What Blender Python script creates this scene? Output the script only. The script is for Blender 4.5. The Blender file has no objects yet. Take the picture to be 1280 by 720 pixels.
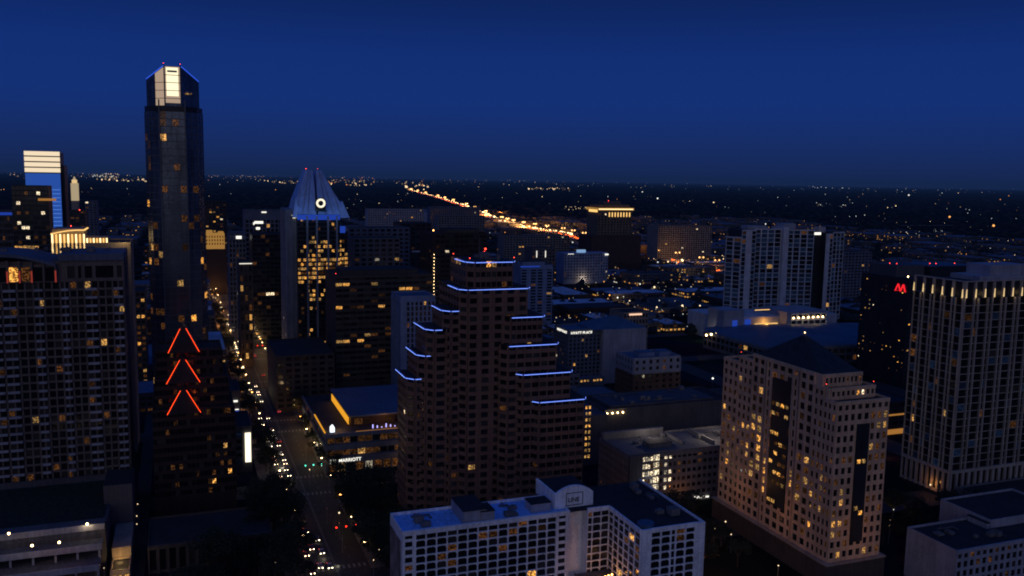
import bpy, math, random
from math import radians, sin, cos, pi, hypot, atan2
random.seed(7)
R = random.Random(11)
scene = bpy.context.scene
COL = scene.collection

# ------------------------------------------------------------------ camera
H, F = 149.0, 1100.0                     # eye height (m) and focal length (px of a 1280 px wide frame)
PITCH, ROLL, YAW = radians(7.05), radians(1.0), radians(20.9)
F0 = (sin(YAW), cos(YAW), 0); R0 = (cos(YAW), -sin(YAW), 0)
FW = (F0[0]*cos(PITCH), F0[1]*cos(PITCH), -sin(PITCH)); UP0 = (F0[0]*sin(PITCH), F0[1]*sin(PITCH), cos(PITCH))
RT = tuple(cos(ROLL)*R0[i] + sin(ROLL)*UP0[i] for i in range(3))
UP = tuple(-sin(ROLL)*R0[i] + cos(ROLL)*UP0[i] for i in range(3))
from mathutils import Matrix, Vector
cd = bpy.data.cameras.new('camera'); cam = bpy.data.objects.new('camera', cd); COL.objects.link(cam)
cd.sensor_fit = 'HORIZONTAL'; cd.sensor_width = 36.0; cd.lens = 36.0*F/1280.0
cd.clip_start = 1.0; cd.clip_end = 120000.0
cam.matrix_world = Matrix(((RT[0], UP[0], -FW[0], 0), (RT[1], UP[1], -FW[1], 0), (RT[2], UP[2], -FW[2], H), (0, 0, 0, 1)))
scene.camera = cam

def ray(px, py):
    a = (px-640)/F; b = -(py-360)/F
    return tuple(FW[i] + a*RT[i] + b*UP[i] for i in range(3))
def P(px, py, z=0.0):                    # survey: where the sight line meets the height z
    d = ray(px, py); t = (z-H)/d[2]; return (d[0]*t, d[1]*t)
def PY(px, py, Y):                       # ... meets the plane y = Y
    d = ray(px, py); t = Y/d[1]; return (d[0]*t, H + d[2]*t)
def pj(X, Y, Z):
    v = (X, Y, Z-H); a = sum(v[i]*FW[i] for i in range(3))
    if a <= 1: return (-9999, -9999)
    return (640 + F*sum(v[i]*RT[i] for i in range(3))/a, 360 - F*sum(v[i]*UP[i] for i in range(3))/a)

# ------------------------------------------------------------------ materials
def new_mat(name):
    m = bpy.data.materials.new(name); m.use_nodes = True
    nt = m.node_tree; nt.nodes.clear()
    out = nt.nodes.new('ShaderNodeOutputMaterial')
    return m, nt, out
def N(nt, t, **kw):
    n = nt.nodes.new(t)
    for k, v in kw.items(): setattr(n, k, v)
    return n
def surf(name, col, rough=.8, var=.25, scale=.12, metal=0.0, bump=0.0, spec=.3):
    """weathered opaque surface: large stains + fine grain"""
    m, nt, out = new_mat(name)
    b = N(nt, 'ShaderNodeBsdfPrincipled'); L = nt.links
    g = N(nt, 'ShaderNodeNewGeometry')
    n1 = N(nt, 'ShaderNodeTexNoise'); n1.inputs['Scale'].default_value = scale; n1.inputs['Detail'].default_value = 6
    n2 = N(nt, 'ShaderNodeTexNoise'); n2.inputs['Scale'].default_value = scale*14; n2.inputs['Detail'].default_value = 4
    L.new(g.outputs['Position'], n1.inputs['Vector']); L.new(g.outputs['Position'], n2.inputs['Vector'])
    mp = N(nt, 'ShaderNodeMapping'); mp.inputs['Scale'].default_value = (1, 1, .06); L.new(g.outputs['Position'], mp.inputs[0])
    n3 = N(nt, 'ShaderNodeTexNoise'); n3.inputs['Scale'].default_value = .9; n3.inputs['Detail'].default_value = 3; L.new(mp.outputs[0], n3.inputs['Vector'])
    a0 = N(nt, 'ShaderNodeMath', operation='ADD'); L.new(n1.outputs[0], a0.inputs[0]); L.new(n2.outputs[0], a0.inputs[1])
    a = N(nt, 'ShaderNodeMath', operation='ADD'); L.new(a0.outputs[0], a.inputs[0]); L.new(n3.outputs[0], a.inputs[1])
    mr = N(nt, 'ShaderNodeMapRange'); L.new(a.outputs[0], mr.inputs[0])
    mr.inputs[1].default_value = 1.2; mr.inputs[2].default_value = 1.8; mr.inputs[3].default_value = 1-var; mr.inputs[4].default_value = 1+var
    mx = N(nt, 'ShaderNodeMixRGB', blend_type='MULTIPLY'); mx.inputs[0].default_value = 1
    mx.inputs[1].default_value = (*col, 1); L.new(mr.outputs[0], mx.inputs[2])
    L.new(mx.outputs[0], b.inputs['Base Color'])
    b.inputs['Roughness'].default_value = rough; b.inputs['Metallic'].default_value = metal
    b.inputs['Specular IOR Level'].default_value = spec
    if bump:
        bp = N(nt, 'ShaderNodeBump'); bp.inputs['Strength'].default_value = bump; bp.inputs['Distance'].default_value = .4
        L.new(n2.outputs[0], bp.inputs['Height']); L.new(bp.outputs[0], b.inputs['Normal'])
    L.new(b.outputs[0], out.inputs[0]); return m
def emis(name, col, s, vary=0.0, sample='NONE'):
    m, nt, out = new_mat(name); e = N(nt, 'ShaderNodeEmission'); L = nt.links
    e.inputs[0].default_value = (*col, 1); e.inputs[1].default_value = s
    if vary:
        g = N(nt, 'ShaderNodeNewGeometry'); oi = N(nt, 'ShaderNodeObjectInfo')
        a = N(nt, 'ShaderNodeMath', operation='ADD'); L.new(g.outputs['Random Per Island'], a.inputs[0]); L.new(oi.outputs['Random'], a.inputs[1])
        f = N(nt, 'ShaderNodeMath', operation='FRACT'); L.new(a.outputs[0], f.inputs[0])
        p = N(nt, 'ShaderNodeMath', operation='POWER'); L.new(f.outputs[0], p.inputs[0]); p.inputs[1].default_value = 2.2
        mr = N(nt, 'ShaderNodeMapRange'); L.new(p.outputs[0], mr.inputs[0]); mr.inputs[3].default_value = s*(1-vary); mr.inputs[4].default_value = s*(1+vary)
        L.new(mr.outputs[0], e.inputs[1])
    L.new(e.outputs[0], out.inputs[0]); m.cycles.emission_sampling = sample; return m
def window_mat(name, col, col2, s, base=(.008, .009, .012), sc=1.5):
    """glass over a room: reflection on top of an unevenly lit interior"""
    m, nt, out = new_mat(name); L = nt.links
    b = N(nt, 'ShaderNodeBsdfPrincipled'); b.inputs['Base Color'].default_value = (*base, 1)
    b.inputs['Roughness'].default_value = .12; b.inputs['Specular IOR Level'].default_value = .45
    g = N(nt, 'ShaderNodeNewGeometry'); oi = N(nt, 'ShaderNodeObjectInfo')
    a = N(nt, 'ShaderNodeMath', operation='ADD'); L.new(g.outputs['Random Per Island'], a.inputs[0]); L.new(oi.outputs['Random'], a.inputs[1])
    f = N(nt, 'ShaderNodeMath', operation='FRACT'); L.new(a.outputs[0], f.inputs[0])
    mx = N(nt, 'ShaderNodeMixRGB'); L.new(f.outputs[0], mx.inputs[0]); mx.inputs[1].default_value = (*col, 1); mx.inputs[2].default_value = (*col2, 1)
    n = N(nt, 'ShaderNodeTexNoise'); n.inputs['Scale'].default_value = sc; n.inputs['Detail'].default_value = 3; L.new(g.outputs['Position'], n.inputs['Vector'])
    mr = N(nt, 'ShaderNodeMapRange'); L.new(n.outputs[0], mr.inputs[0]); mr.inputs[1].default_value = .42; mr.inputs[2].default_value = .64
    mr.inputs[3].default_value = .06; mr.inputs[4].default_value = 1.7
    p = N(nt, 'ShaderNodeMapRange'); L.new(f.outputs[0], p.inputs[0]); p.inputs[3].default_value = .18*s; p.inputs[4].default_value = 1.5*s
    mu = N(nt, 'ShaderNodeMath', operation='MULTIPLY'); L.new(mr.outputs[0], mu.inputs[0]); L.new(p.outputs[0], mu.inputs[1])
    L.new(mx.outputs[0], b.inputs['Emission Color']); L.new(mu.outputs[0], b.inputs['Emission Strength'])
    bp = N(nt, 'ShaderNodeBump'); bp.inputs['Strength'].default_value = .05; bp.inputs['Distance'].default_value = .3
    L.new(n.outputs[0], bp.inputs['Height']); L.new(bp.outputs[0], b.inputs['Normal'])
    L.new(b.outputs[0], out.inputs[0]); m.cycles.emission_sampling = 'NONE'; return m

M = {}
M['dark'] = window_mat('glass_dark', (.20, .13, .07), (.05, .09, .16), .004)
M['dim'] = window_mat('glass_dim', (1, .42, .10), (.9, .33, .08), .065)
M['lit'] = window_mat('glass_lit', (1, .60, .20), (1, .42, .07), .78)
M['white'] = window_mat('glass_white', (1, .86, .62), (1, .76, .46), 1.3)
M['blueglass'] = window_mat('glass_blue', (.12, .25, .6), (.08, .2, .5), .03, base=(.02, .03, .06))
M['blind'] = window_mat('glass_blind', (.3, .2, .1), (.1, .12, .2), .006, base=(.042, .040, .038))
M['skyglass'] = surf('sky_glass', (.10, .12, .15), .22, .5, .05, metal=.55, spec=.8)
KW = ['dark', 'dim', 'lit', 'white', 'blueglass', 'blind', 'skyglass']
WM = [M[k] for k in KW]
for k, c, r in [('granite', (.22, .12, .078), .55), ('condo', (.17, .135, .115), .8), ('line', (.90, .92, .97), .6), ('sj', (.68, .45, .28), .8),
                ('dkred', (.035, .022, .02), .6), ('brown', (.07, .058, .05), .75), ('dkglassy', (.025, .028, .034), .35), ('bluegrid', (.20, .27, .42), .7),
                ('frost_stone', (.22, .24, .29), .7), ('concrete', (.16, .16, .17), .85), ('pale', (.34, .35, .40), .75), ('beige', (.24, .22, .20), .85),
                ('white', (.52, .54, .57), .7), ('greyblue', (.12, .14, .19), .8), ('brick', (.13, .07, .05), .9), ('tan', (.33, .27, .21), .85),
                ('kerbstone', (.20, .20, .20), .9), ('fs_frame', (.42, .37, .32), .6), ('greywall', (.09, .09, .10), .85), ('steel', (.12, .125, .14), .4)]:
    M[k] = surf(k, c, r)
M['roofblue'] = surf('roof_membrane', (.26, .52, .95), .7, .3, .06, bump=.1)
M['roofdark'] = surf('roof_gravel', (.03, .032, .036), .9, .4, .1, bump=.2)
M['roofgrey'] = surf('roof_grey', (.10, .105, .12), .9, .4, .08, bump=.2)
M['roofteal'] = surf('roof_metal', (.07, .12, .20), .5, .3, .05)
M['roofbright'] = surf('roof_white', (.42, .45, .52), .8, .35, .07)
M['asphalt'] = surf('asphalt', (.038, .036, .034), .75, .35, .08, bump=.15)
M['pave'] = surf('pavement', (.15, .135, .12), .9, .3, .3)
M['paint'] = surf('road_paint', (.22, .22, .2), .8, .3, .5)
M['leaf'] = surf('leaf', (.030, .038, .022), .9, .6, .5)
M['farleaf'] = surf('far_leaf', (.020, .026, .026), 1, .6, .02)
M['bark'] = surf('bark', (.06, .045, .035), .9, .3, 1)
M['rubber'] = surf('rubber', (.02, .02, .02), .8)
M['neonblue'] = emis('neon_blue', (.04, .13, 1.0), 1.0)
M['neonhot'] = emis('neon_core', (.30, .45, 1.0), 1.7)
M['neonred'] = emis('neon_orange', (1, .06, .010), 2.6)
M['sign'] = emis('sign_white', (1, .95, .82), 1.3)
M['signred'] = emis('sign_red', (1, .02, .03), 1.1)
M['signblack'] = surf('sign_black', (.03, .03, .05), .6)
M['lampwarm'] = emis('lamp_warm', (1, .66, .30), 14)
M['lampor'] = emis('lamp_orange', (1, .40, .09), 14)
M['lampwhite'] = emis('lamp_white', (.92, 1, .95), 14)
M['head'] = emis('headlight', (1, .78, .48), 12)
M['tail'] = emis('taillight', (1, .03, .01), 5)
M['sigred'] = emis('signal_red', (1, .03, .01), 5)
M['siggreen'] = emis('signal_green', (.10, 1, .65), 3)
M['beacon'] = emis('beacon_red', (1, .05, .03), 5)
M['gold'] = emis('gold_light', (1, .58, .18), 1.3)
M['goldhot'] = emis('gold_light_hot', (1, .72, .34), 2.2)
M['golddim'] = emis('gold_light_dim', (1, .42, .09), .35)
M['crown'] = emis('crown_panel', (1, .88, .58), 1.25)
M['crownpink'] = emis('crown_panel_soft', (1, .72, .52), .42)
M['blueflood'] = emis('blue_flood', (.03, .10, .75), .45)

# ------------------------------------------------------------------ mesh helper
class MB:
    def __init__(s): s.v = []; s.f = []; s.m = []
    def quad(s, a, b, c, d, m=0):
        n = len(s.v); s.v += [a, b, c, d]; s.f.append((n, n+1, n+2, n+3)); s.m.append(m)
    def hexa(s, p, m=0):
        n = len(s.v); s.v += p
        for f in ((0, 3, 2, 1), (4, 5, 6, 7), (0, 1, 5, 4), (1, 2, 6, 5), (2, 3, 7, 6), (3, 0, 4, 7)):
            s.f.append(tuple(n+i for i in f)); s.m.append(m)
    def box(s, x0, x1, y0, y1, z0, z1, m=0):
        s.hexa([(x0, y0, z0), (x1, y0, z0), (x1, y1, z0), (x0, y1, z0), (x0, y0, z1), (x1, y0, z1), (x1, y1, z1), (x0, y1, z1)], m)
    def frustum(s, b, t, z0, z1, m=0):
        s.hexa([(b[0], b[2], z0), (b[1], b[2], z0), (b[1], b[3], z0), (b[0], b[3], z0), (t[0], t[2], z1), (t[1], t[2], z1), (t[1], t[3], z1), (t[0], t[3], z1)], m)
    def obox(s, p, d, a0, a1, t0, t1, z0, z1, m=0):      # frame: p + a*d + t*outward
        nx, ny = d[1], -d[0]
        q = [(p[0]+a*d[0]+t*nx, p[1]+a*d[1]+t*ny) for a, t in ((a0, t1), (a1, t1), (a1, t0), (a0, t0))]
        s.hexa([(x, y, z0) for x, y in q] + [(x, y, z1) for x, y in q], m)
    def prism(s, pts, z0, z1, m=0, mt=None):
        n = len(s.v); k = len(pts)
        s.v += [(x, y, z0) for x, y in pts] + [(x, y, z1) for x, y in pts]
        for i in range(k):
            j = (i+1) % k; s.f.append((n+i, n+j, n+k+j, n+k+i)); s.m.append(m)
        s.f.append(tuple(n+k+i for i in range(k))); s.m.append(m if mt is None else mt)
        s.f.append(tuple(n+k-1-i for i in range(k))); s.m.append(m)
    def tube(s, a, b, r0, r1, n=8, m=0):
        a = Vector(a); b = Vector(b); d = (b-a).normalized(); u = d.orthogonal().normalized(); w = d.cross(u); k = len(s.v)
        for i in range(n):
            t = 2*pi*i/n; s.v.append(tuple(a + r0*(cos(t)*u + sin(t)*w)))
        for i in range(n):
            t = 2*pi*i/n; s.v.append(tuple(b + r1*(cos(t)*u + sin(t)*w)))
        for i in range(n):
            j = (i+1) % n; s.f.append((k+i, k+j, k+n+j, k+n+i)); s.m.append(m)
        s.f.append(tuple(k+n+i for i in range(n))); s.m.append(m); s.f.append(tuple(k+n-1-i for i in range(n))); s.m.append(m)
    def ball(s, c, r, m=0, n=6, k=4):
        b = len(s.v)
        for j in range(k+1):
            ph = pi*j/k
            for i in range(n): s.v.append((c[0]+r*sin(ph)*cos(2*pi*i/n), c[1]+r*sin(ph)*sin(2*pi*i/n), c[2]+r*cos(ph)))
        for j in range(k):
            for i in range(n):
                q = (i+1) % n; s.f.append((b+j*n+i, b+(j+1)*n+i, b+(j+1)*n+q, b+j*n+q)); s.m.append(m)
    def mesh(s, name, mats, o=(0, 0, 0), smooth=False):
        me = bpy.data.meshes.new(name)
        me.from_pydata([(x-o[0], y-o[1], z-o[2]) for x, y, z in s.v], [], s.f)
        for mt in mats: me.materials.append(mt)
        me.polygons.foreach_set('material_index', s.m)
        if smooth: me.polygons.foreach_set('use_smooth', [True]*len(s.f))
        me.update(); return me
    def build(s, name, mats, parent=None, o=(0, 0, 0), smooth=False):
        if not isinstance(mats, (list, tuple)): mats = [mats]
        ob = bpy.data.objects.new(name, s.mesh(name, mats, o, smooth)); COL.objects.link(ob)
        if parent is not None: ob.parent = parent
        return ob
def tag(o, label=None, cat=None, group=None, kind=None):
    if label: o['label'] = label
    if cat: o['category'] = cat
    if group: o['group'] = group
    if kind: o['kind'] = kind
    return o
def empty(name, x, y, z=0, rz=0):
    o = bpy.data.objects.new(name, None); COL.objects.link(o); o.location = (x, y, z); o.rotation_euler = (0, 0, rz)
    o.empty_display_size = .5; return o
def copy_tree(o, parent=None):
    c = o.copy(); COL.objects.link(c)
    if parent is not None: c.parent = parent
    for ch in KIDS.get(o.name, []): 
        d = copy_tree(ch, c)
    return c
KIDS = {}
def reg(parent, *kids): KIDS.setdefault(parent.name, []).extend(kids)

# ------------------------------------------------------------------ building kit
WCACHE = {}
FOOT = []                                # footprints taken by the named buildings
class Bld:
    def __init__(s, name, label, cat='building', org=(0, 0), wall=None, group=None, pane='window'):
        s.o = (org[0], org[1], 0); s.e = empty(name, org[0], org[1]); tag(s.e, label, cat, group)
        s.wall = MB(); s.wm = wall or [M['concrete']]; s.win = []; s.pane = pane; s.roof = MB(); s.rm = [M['roofdark']]
    def foot(s, x0, x1, y0, y1): FOOT.append((x0, x1, y0, y1)); return s
    def mass(s, x0, x1, y0, y1, z0, z1, m=0, par=.9, roof=True):
        """solid core with parapet and a roof sheet inside it"""
        s.wall.box(x0, x1, y0, y1, z0, z1, m)
        if roof:
            t = .35
            for q in ((x0, x1, y0, y0+t), (x0, x1, y1-t, y1), (x0, x0+t, y0+t, y1-t), (x1-t, x1, y0+t, y1-t)): s.wall.box(*q, z1+.003, z1+par, m)
            s.roof.box(x0+t, x1-t, y0+t, y1-t, z1+.004, z1+.06, 0)
    def facade(s, p0, p1, z0, z1, cols, rows, pw=.25, sh=.3, pd=.35, sd=.22, lit=.05, dim=.08, white=.01, m=0, kind=None, glass=0, cornice=True, arch=False, colw=None, skip=None, rd=None):
        L = hypot(p1[0]-p0[0], p1[1]-p0[1]); d = ((p1[0]-p0[0])/L, (p1[1]-p0[1])/L); rd = rd or R
        if isinstance(cols, int): cols = [1]*cols
        tot = float(sum(abs(c) for c in cols)); a = 0; hh = (z1-z0)/rows; edges = [0]
        for ci, c in enumerate(cols):
            w = abs(c)/tot*L; cw = L/len(cols); pwid = pw*min(w, cw)
            if colw: pwid = colw
            if c < 0: s.wall.obox(p0, d, a, a+w, 0.01, pd-.02, z0, z1, m)
            else:
                for j in range(rows):
                    if skip and skip(ci, j): s.wall.obox(p0, d, a+pwid/2, a+w-pwid/2, .01, sd-.03, z0+j*hh, z0+(j+1)*hh, m); continue
                    if kind: k = kind(ci, j)
                    else:
                        r = rd.random(); k = 2 if r < lit else 1 if r < lit+dim else 3 if r < lit+dim+white else glass
                    ww = w-pwid; wh = hh*(1-sh); zc = z0+j*hh+hh*sh
                    s.win.append((p0[0]+d[0]*(a+w/2)+d[1]*.05, p0[1]+d[1]*(a+w/2)-d[0]*.05, zc, ww+.1, wh+.06, atan2(d[1], d[0]), k))
                    if arch:
                        e = ww*.2
                        for sg in (0, 1):
                            x0 = a+pwid/2 if sg == 0 else a+w-pwid/2; x1 = x0+e if sg == 0 else x0-e
                            q = [(x0, zc+wh), (x1, zc+wh), (x0, zc+wh-e*1.1)]
                            pts = [(p0[0]+d[0]*t+d[1]*.19, p0[1]+d[1]*t-d[0]*.19, z) for t, z in q]
                            n = len(s.wall.v); s.wall.v += pts; s.wall.f.append((n, n+1, n+2)); s.wall.m.append(m)
            a += w; edges.append(a)
        for i, e in enumerate(edges):
            pwid = colw or pw*L/len(cols)
            x0 = max(0, e-pwid/2); x1 = min(L, e+pwid/2)
            if x1-x0 > .01: s.wall.obox(p0, d, x0, x1, .012, pd, z0, z1, m)
        for j in range(rows): s.wall.obox(p0, d, 0.003, L-.003, .014, sd, z0+j*hh, z0+j*hh+hh*sh, m)
        if cornice: s.wall.obox(p0, d, -.05, L+.05, .016, pd+.18, z1-.5, z1+.92, m)
    def part(s, name, mb, mats, smooth=False): return mb.build(name, mats, s.e, s.o, smooth)
    def finish(s, indiv=True, hoist=None):
        if s.wall.f: s.part('wall', s.wall, s.wm)
        if s.roof.f: s.part('roof', s.roof, s.rm)
        if not s.win: return s
        def size(w):
            dx, dy, dz = w[0], w[1], w[2]-H; D2 = dx*dx+dy*dy+dz*dz
            px, py = pj(w[0], w[1], w[2]); vis = 1 if (-5 < px < 1285 and -5 < py < 725) else .01
            nx, ny = sin(w[5]), -cos(w[5]); fac = max(.02, -(nx*dx+ny*dy)/math.sqrt(D2))
            return -w[3]*w[4]/D2*fac*vis*(1.5 if w[6] in (1, 2, 3) else 1)
        br = random.Random(len(s.win)); s.win = [w[:6]+((5 if w[6] == 0 and br.random() < getattr(s, 'blind', .2) else w[6]),) for w in s.win]; ws = sorted(s.win, key=size); n = 100 if indiv else 0
        for w in ws[:n]:
            key = (round(w[3], 2), round(w[4], 2), w[6])
            if key not in WCACHE:
                mb = MB(); hw = w[3]/2; mb.quad((-hw, 0, 0), (hw, 0, 0), (hw, 0, w[4]), (-hw, 0, w[4]))
                WCACHE[key] = mb.mesh('window', [WM[w[6]]])
            ob = bpy.data.objects.new(s.pane, WCACHE[key]); COL.objects.link(ob); ob.parent = s.e
            ob.location = (w[0]-s.o[0], w[1]-s.o[1], w[2]); ob.rotation_euler = (0, 0, w[5])
            if w[6] in (2, 3) : ob['label'] = 'lit window'
        rest = MB()
        for w in ws[n:]:
            c, q = cos(w[5])*w[3]/2, sin(w[5])*w[3]/2
            rest.quad((w[0]-c, w[1]-q, w[2]), (w[0]+c, w[1]+q, w[2]), (w[0]+c, w[1]+q, w[2]+w[4]), (w[0]-c, w[1]-q, w[2]+w[4]), w[6])
        if rest.f: tag(s.part('window_panes', rest, WM), kind='stuff')
        return s
def light(x, y, z, e, col=(1, .6, .25), r=.4):
    ld = bpy.data.lights.new('lamp_or_fill_light', 'POINT'); ld.energy = e; ld.color = col; ld.shadow_soft_size = r
    o = bpy.data.objects.new('lamp_or_fill_light', ld); COL.objects.link(o); o.location = (x, y, z); return o
def text(b, txt, p, d, size, mat, name='sign', ext=.08, align='LEFT', out=.55):
    cu = bpy.data.curves.new('lettering', 'FONT'); cu.body = txt; cu.size = size; cu.extrude = ext; cu.align_x = align; cu.offset = size*.012
    tmp = bpy.data.objects.new('t', cu); COL.objects.link(tmp)
    dg = bpy.context.evaluated_depsgraph_get(); me = bpy.data.meshes.new_from_object(tmp.evaluated_get(dg))
    COL.objects.unlink(tmp); bpy.data.objects.remove(tmp)
    me.materials.clear(); me.materials.append(mat)
    o = bpy.data.objects.new(name, me); COL.objects.link(o); o.parent = b.e
    a = atan2(d[1], d[0]); o.rotation_euler = (pi/2, 0, a)
    o.location = (p[0]+d[1]*out-b.o[0], p[1]-d[0]*out-b.o[1], p[2]); return o
def beacon(b, x, y, z, r=.45, mat='beacon'):
    mb = MB(); mb.tube((x, y, z), (x, y, z+1.1), .12, .12, 6, 0); mb.ball((x, y, z+1.2), r*.62, 1)
    b.part('warning_light', mb, [M['steel'], M[mat]])
def unit(b, x0, x1, y0, y1, z0, z1, mat='pale', roof='roofdark'):
    mb = MB(); mb.box(x0, x1, y0, y1, z0, z1-.25); mb.box(x0-.15, x1+.15, y0-.15, y1+.15, z1-.24, z1, 1); b.part('rooftop_unit', mb, [M[mat], M[roof]])
def hvac(b, x0, x1, y0, y1, z, n, rd=R):
    for i in range(max(1, n//3)):
        mb = MB(); x = rd.uniform(x0, x1); y = rd.uniform(y0, y1); L = rd.uniform(3, max(3.5, (x1-x0)*.4)); mb.box(x, min(x+L, x1), y, y+.5, z+.2, z+.65); mb.box(min(x+L, x1)-.5, min(x+L, x1), y-min(2.5, max(.1, y-y0)), y-.01, z+.2, z+.65)
        for q in range(4): mb.tube((x+rd.uniform(0, 3), y+rd.uniform(.8, 1.8), z), (x+rd.uniform(0, 3), y+rd.uniform(.8, 1.8), z+1.1), .1, .1, 6)
        b.part('duct', mb, M['steel'])
    for i in range(n):
        w, l, h = rd.uniform(1.2, 3.2), rd.uniform(1.2, 3.5), rd.uniform(.8, 2.2); x = rd.uniform(x0, max(x0+.1, x1-w)); y = rd.uniform(y0, max(y0+.1, y1-l))
        mb = MB(); mb.box(x, x+w, y, y+l, z+.25, z+h); mb.box(x+.1, x+w-.1, y+.1, y+l-.1, z, z+.24)
        mb.tube((x+w/2, y+l/2, z+h), (x+w/2, y+l/2, z+h+.3), min(w, l)*.35, min(w, l)*.35, 10, 1); b.part('air_conditioner', mb, [M['concrete'], M['steel']])
E_=(1, 0); S_=(0, -1)

# ================================================================== named buildings
def sw(b, x0, x1, y0, y1, z0, z1, cs, cw, rows, ce=0, **k):
    """south face always, west or east face when cw / ce > 0"""
    kk = dict(k)
    if cs: b.facade((x0, y0), (x1, y0), z0, z1, cs, rows, **kk)
    if cw: b.facade((x0, y1), (x0, y0), z0, z1, cw, rows, **kk)
    if ce: b.facade((x1, y0), (x1, y1), z0, z1, ce, rows, **kk)

# ---- stepped granite tower with blue neon parapets
b = Bld('stepped_tower', 'brown granite office tower stepping up in tiers edged with bright blue neon', 'office tower', (118, 345), [M['granite']]).foot(78, 160, 314, 385)
def oct_(x0, x1, y0, y1, c, cy):          # footprint with chamfered south corners
    return [(x0+c, y0), (x1-c*.6, y0), (x1, y0+cy), (x1, y1), (x0, y1), (x0, y0+cy)]
tiers = [  # x0, x1, ysouth, yback, top, neon x range
    (107.0, 126.8, 328, 352, 116.4, None), (103.4, 132.4, 325.5, 356, 105.9, None),
    (97.6, 112, 329, 346.5, 97.2, (97.6, 103.2)), (120.5, 138.0, 322.5, 360, 94.7, (122.2, 138)),
    (91.4, 112, 331, 348.5, 89.6, (91.4, 97)), (118.8, 143.5, 320.5, 362, 83.6, (120.6, 143.5)),
    (88.5, 112, 333, 350.5, 79.0, (88.5, 93.6)), (124.5, 149.1, 318.5, 366, 72.2, (126, 149.1)),
    (84.6, 112, 335, 352.5, 69.4, (84.6, 90)), (131.0, 154.6, 316.5, 370, 61.0, (131.8, 154.6))]
FLK = 3.55
for i, (x0, x1, y0, y1, zt, nx) in enumerate(tiers):
    c, cy = 2.6, 3.2
    pts = oct_(x0, x1, y0, y1, c, cy)
    b.wall.prism(pts, 0, zt-.02*i)
    b.roof.prism([(x+(.4 if x < (x0+x1)/2 else -.4), y+(.4 if y < (y0+y1)/2 else -.4)) for x, y in pts], zt+.004, zt+.08)
    z0 = 3.0 if i in (1, 8, 9) else (zt-FLK*3.4 if i == 0 else 3.0)
    rows = max(3, int(round((zt-z0)/FLK)))
    def kd(ci, j, i=i, rows=rows):
        r = R.random()
        if i == 0: return 2 if (j == rows-1 and ci in (2, 3)) else (1 if r < .06 else 0)
        if j < 4: return 1 if r < .16 else 2 if r < .18 else 0
        return 2 if r < .004 else 3 if r < .006 else 1 if r < .03 else 0
    if i == 0:
        b.facade((x0+c, y0), (x1-c*.6, y0), z0, zt, 7, rows, pw=.16, sh=.48, lit=0, kind=kd, pd=.2, sd=.45, cornice=False)
        b.facade((x0, y1), (x0, y0+cy), z0, zt, 6, rows, pw=.16, sh=.48, kind=kd, pd=.2, sd=.45, cornice=False)
    elif i == 1:   # the spine: projecting bays between dark slots
        n = 5
        b.facade((x0+c, y0), (x1-c*.6, y0), 3, zt, [1, -.28, 1, -.28, 1, -.28, 1, -.28, 1], rows, pw=.42, sh=.40, kind=kd, pd=.7, sd=.9, cornice=False)
        b.facade((x0, y1), (x0, y0+cy), z0, zt, 7, rows, pw=.14, sh=.48, kind=kd, pd=.2, sd=.4, cornice=False)
    elif i % 2 == 0:
        b.facade((x0+c, y0), (112 if i else x1, y0), z0, zt, [1, -.25, 1, -.25, 1][:5] if x1-x0 < 21 else [1, -.25]*2+[1, -.25, 1], rows, pw=.4, sh=.42, kind=kd, pd=.6, sd=.8, cornice=False)
        b.facade((x0, y1), (x0, y0+cy), z0, zt, 7, rows, pw=.14, sh=.48, kind=kd, pd=.2, sd=.4, cornice=False)
    else:
        b.facade((x0+c, y0), (x1-c*.6, y0), z0, zt, 6, rows, pw=.16, sh=.46, kind=kd, pd=.22, sd=.42, cornice=False)
        b.facade((x0, y0+8), (x0, y0+cy), z0, zt, 1, rows, pw=.2, sh=.46, kind=kd, pd=.2, sd=.4, cornice=False)
    b.facade((x0, y0+cy), (x0+c, y0), z0, zt, 1, rows, pw=.3, sh=.46, kind=kd, pd=.2, sd=.4, cornice=False)
    # neon: west return, chamfer, south edge
    def tube_(p, q, z):
        mb = MB(); L = hypot(q[0]-p[0], q[1]-p[1]); d = ((q[0]-p[0])/L, (q[1]-p[1])/L)
        mb.obox(p, d, 0, L, .55, .72, z-.46, z-.12, 0); mb.obox(p, d, 0.02, L-.02, .73, .80, z-.35, z-.23, 1)
        b.part('neon_strip', mb, [M['neonblue'], M['neonhot']])
    xa, xb = nx if nx else (x0, x1-c*.6)
    if i % 2 == 0 or i == 1: tube_((x0, y0+(17 if i < 4 else 20)), (x0, y0+cy), zt)
    tube_((max(x0, xa-1.5), y0+cy*(1 if xa-1.5 <= x0 else .2)), (x0+c, y0), zt) if xa-1.5 <= x0+.1 else None
    tube_((x0+c, y0), (min(xb, x1-c*.6), y0), zt)
    if i % 2 == 1 or i == 0: tube_((x1-c*.6, y0), (x1, y0+cy), zt)
hvac(b, 110, 122, 332, 348, 116.5, 5)
for x, y in ((107.3, 350), (107.6, 329), (126.3, 329)): beacon(b, x, y, 116.6, .35)
beacon(b, 121, 349, 118.5, .7); beacon(b, 119.8, 347, 117.5, .5)
mb = MB(); mb.tube((117, 345, 116), (117, 345, 126), .18, .08, 6); b.part('antenna', mb, M['steel'])
b.finish()

# ---- beige tower with pyramid roof, lower right
b = Bld('pyramid_roof_tower', 'beige office tower with dark pyramid roof, stepped shoulders and many amber windows', 'office tower', (238, 285), [M['sj'], M['tan'], M['brown']]).foot(220, 258, 248, 324)
LT = {}
def kw(ci, j, face=[0]):
    r = R.random()
    if 4 <= j <= 9: return 2 if r < .26 else 1 if r < .7 else 0
    return 2 if r < .03 else 1 if r < .12 else 0
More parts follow.
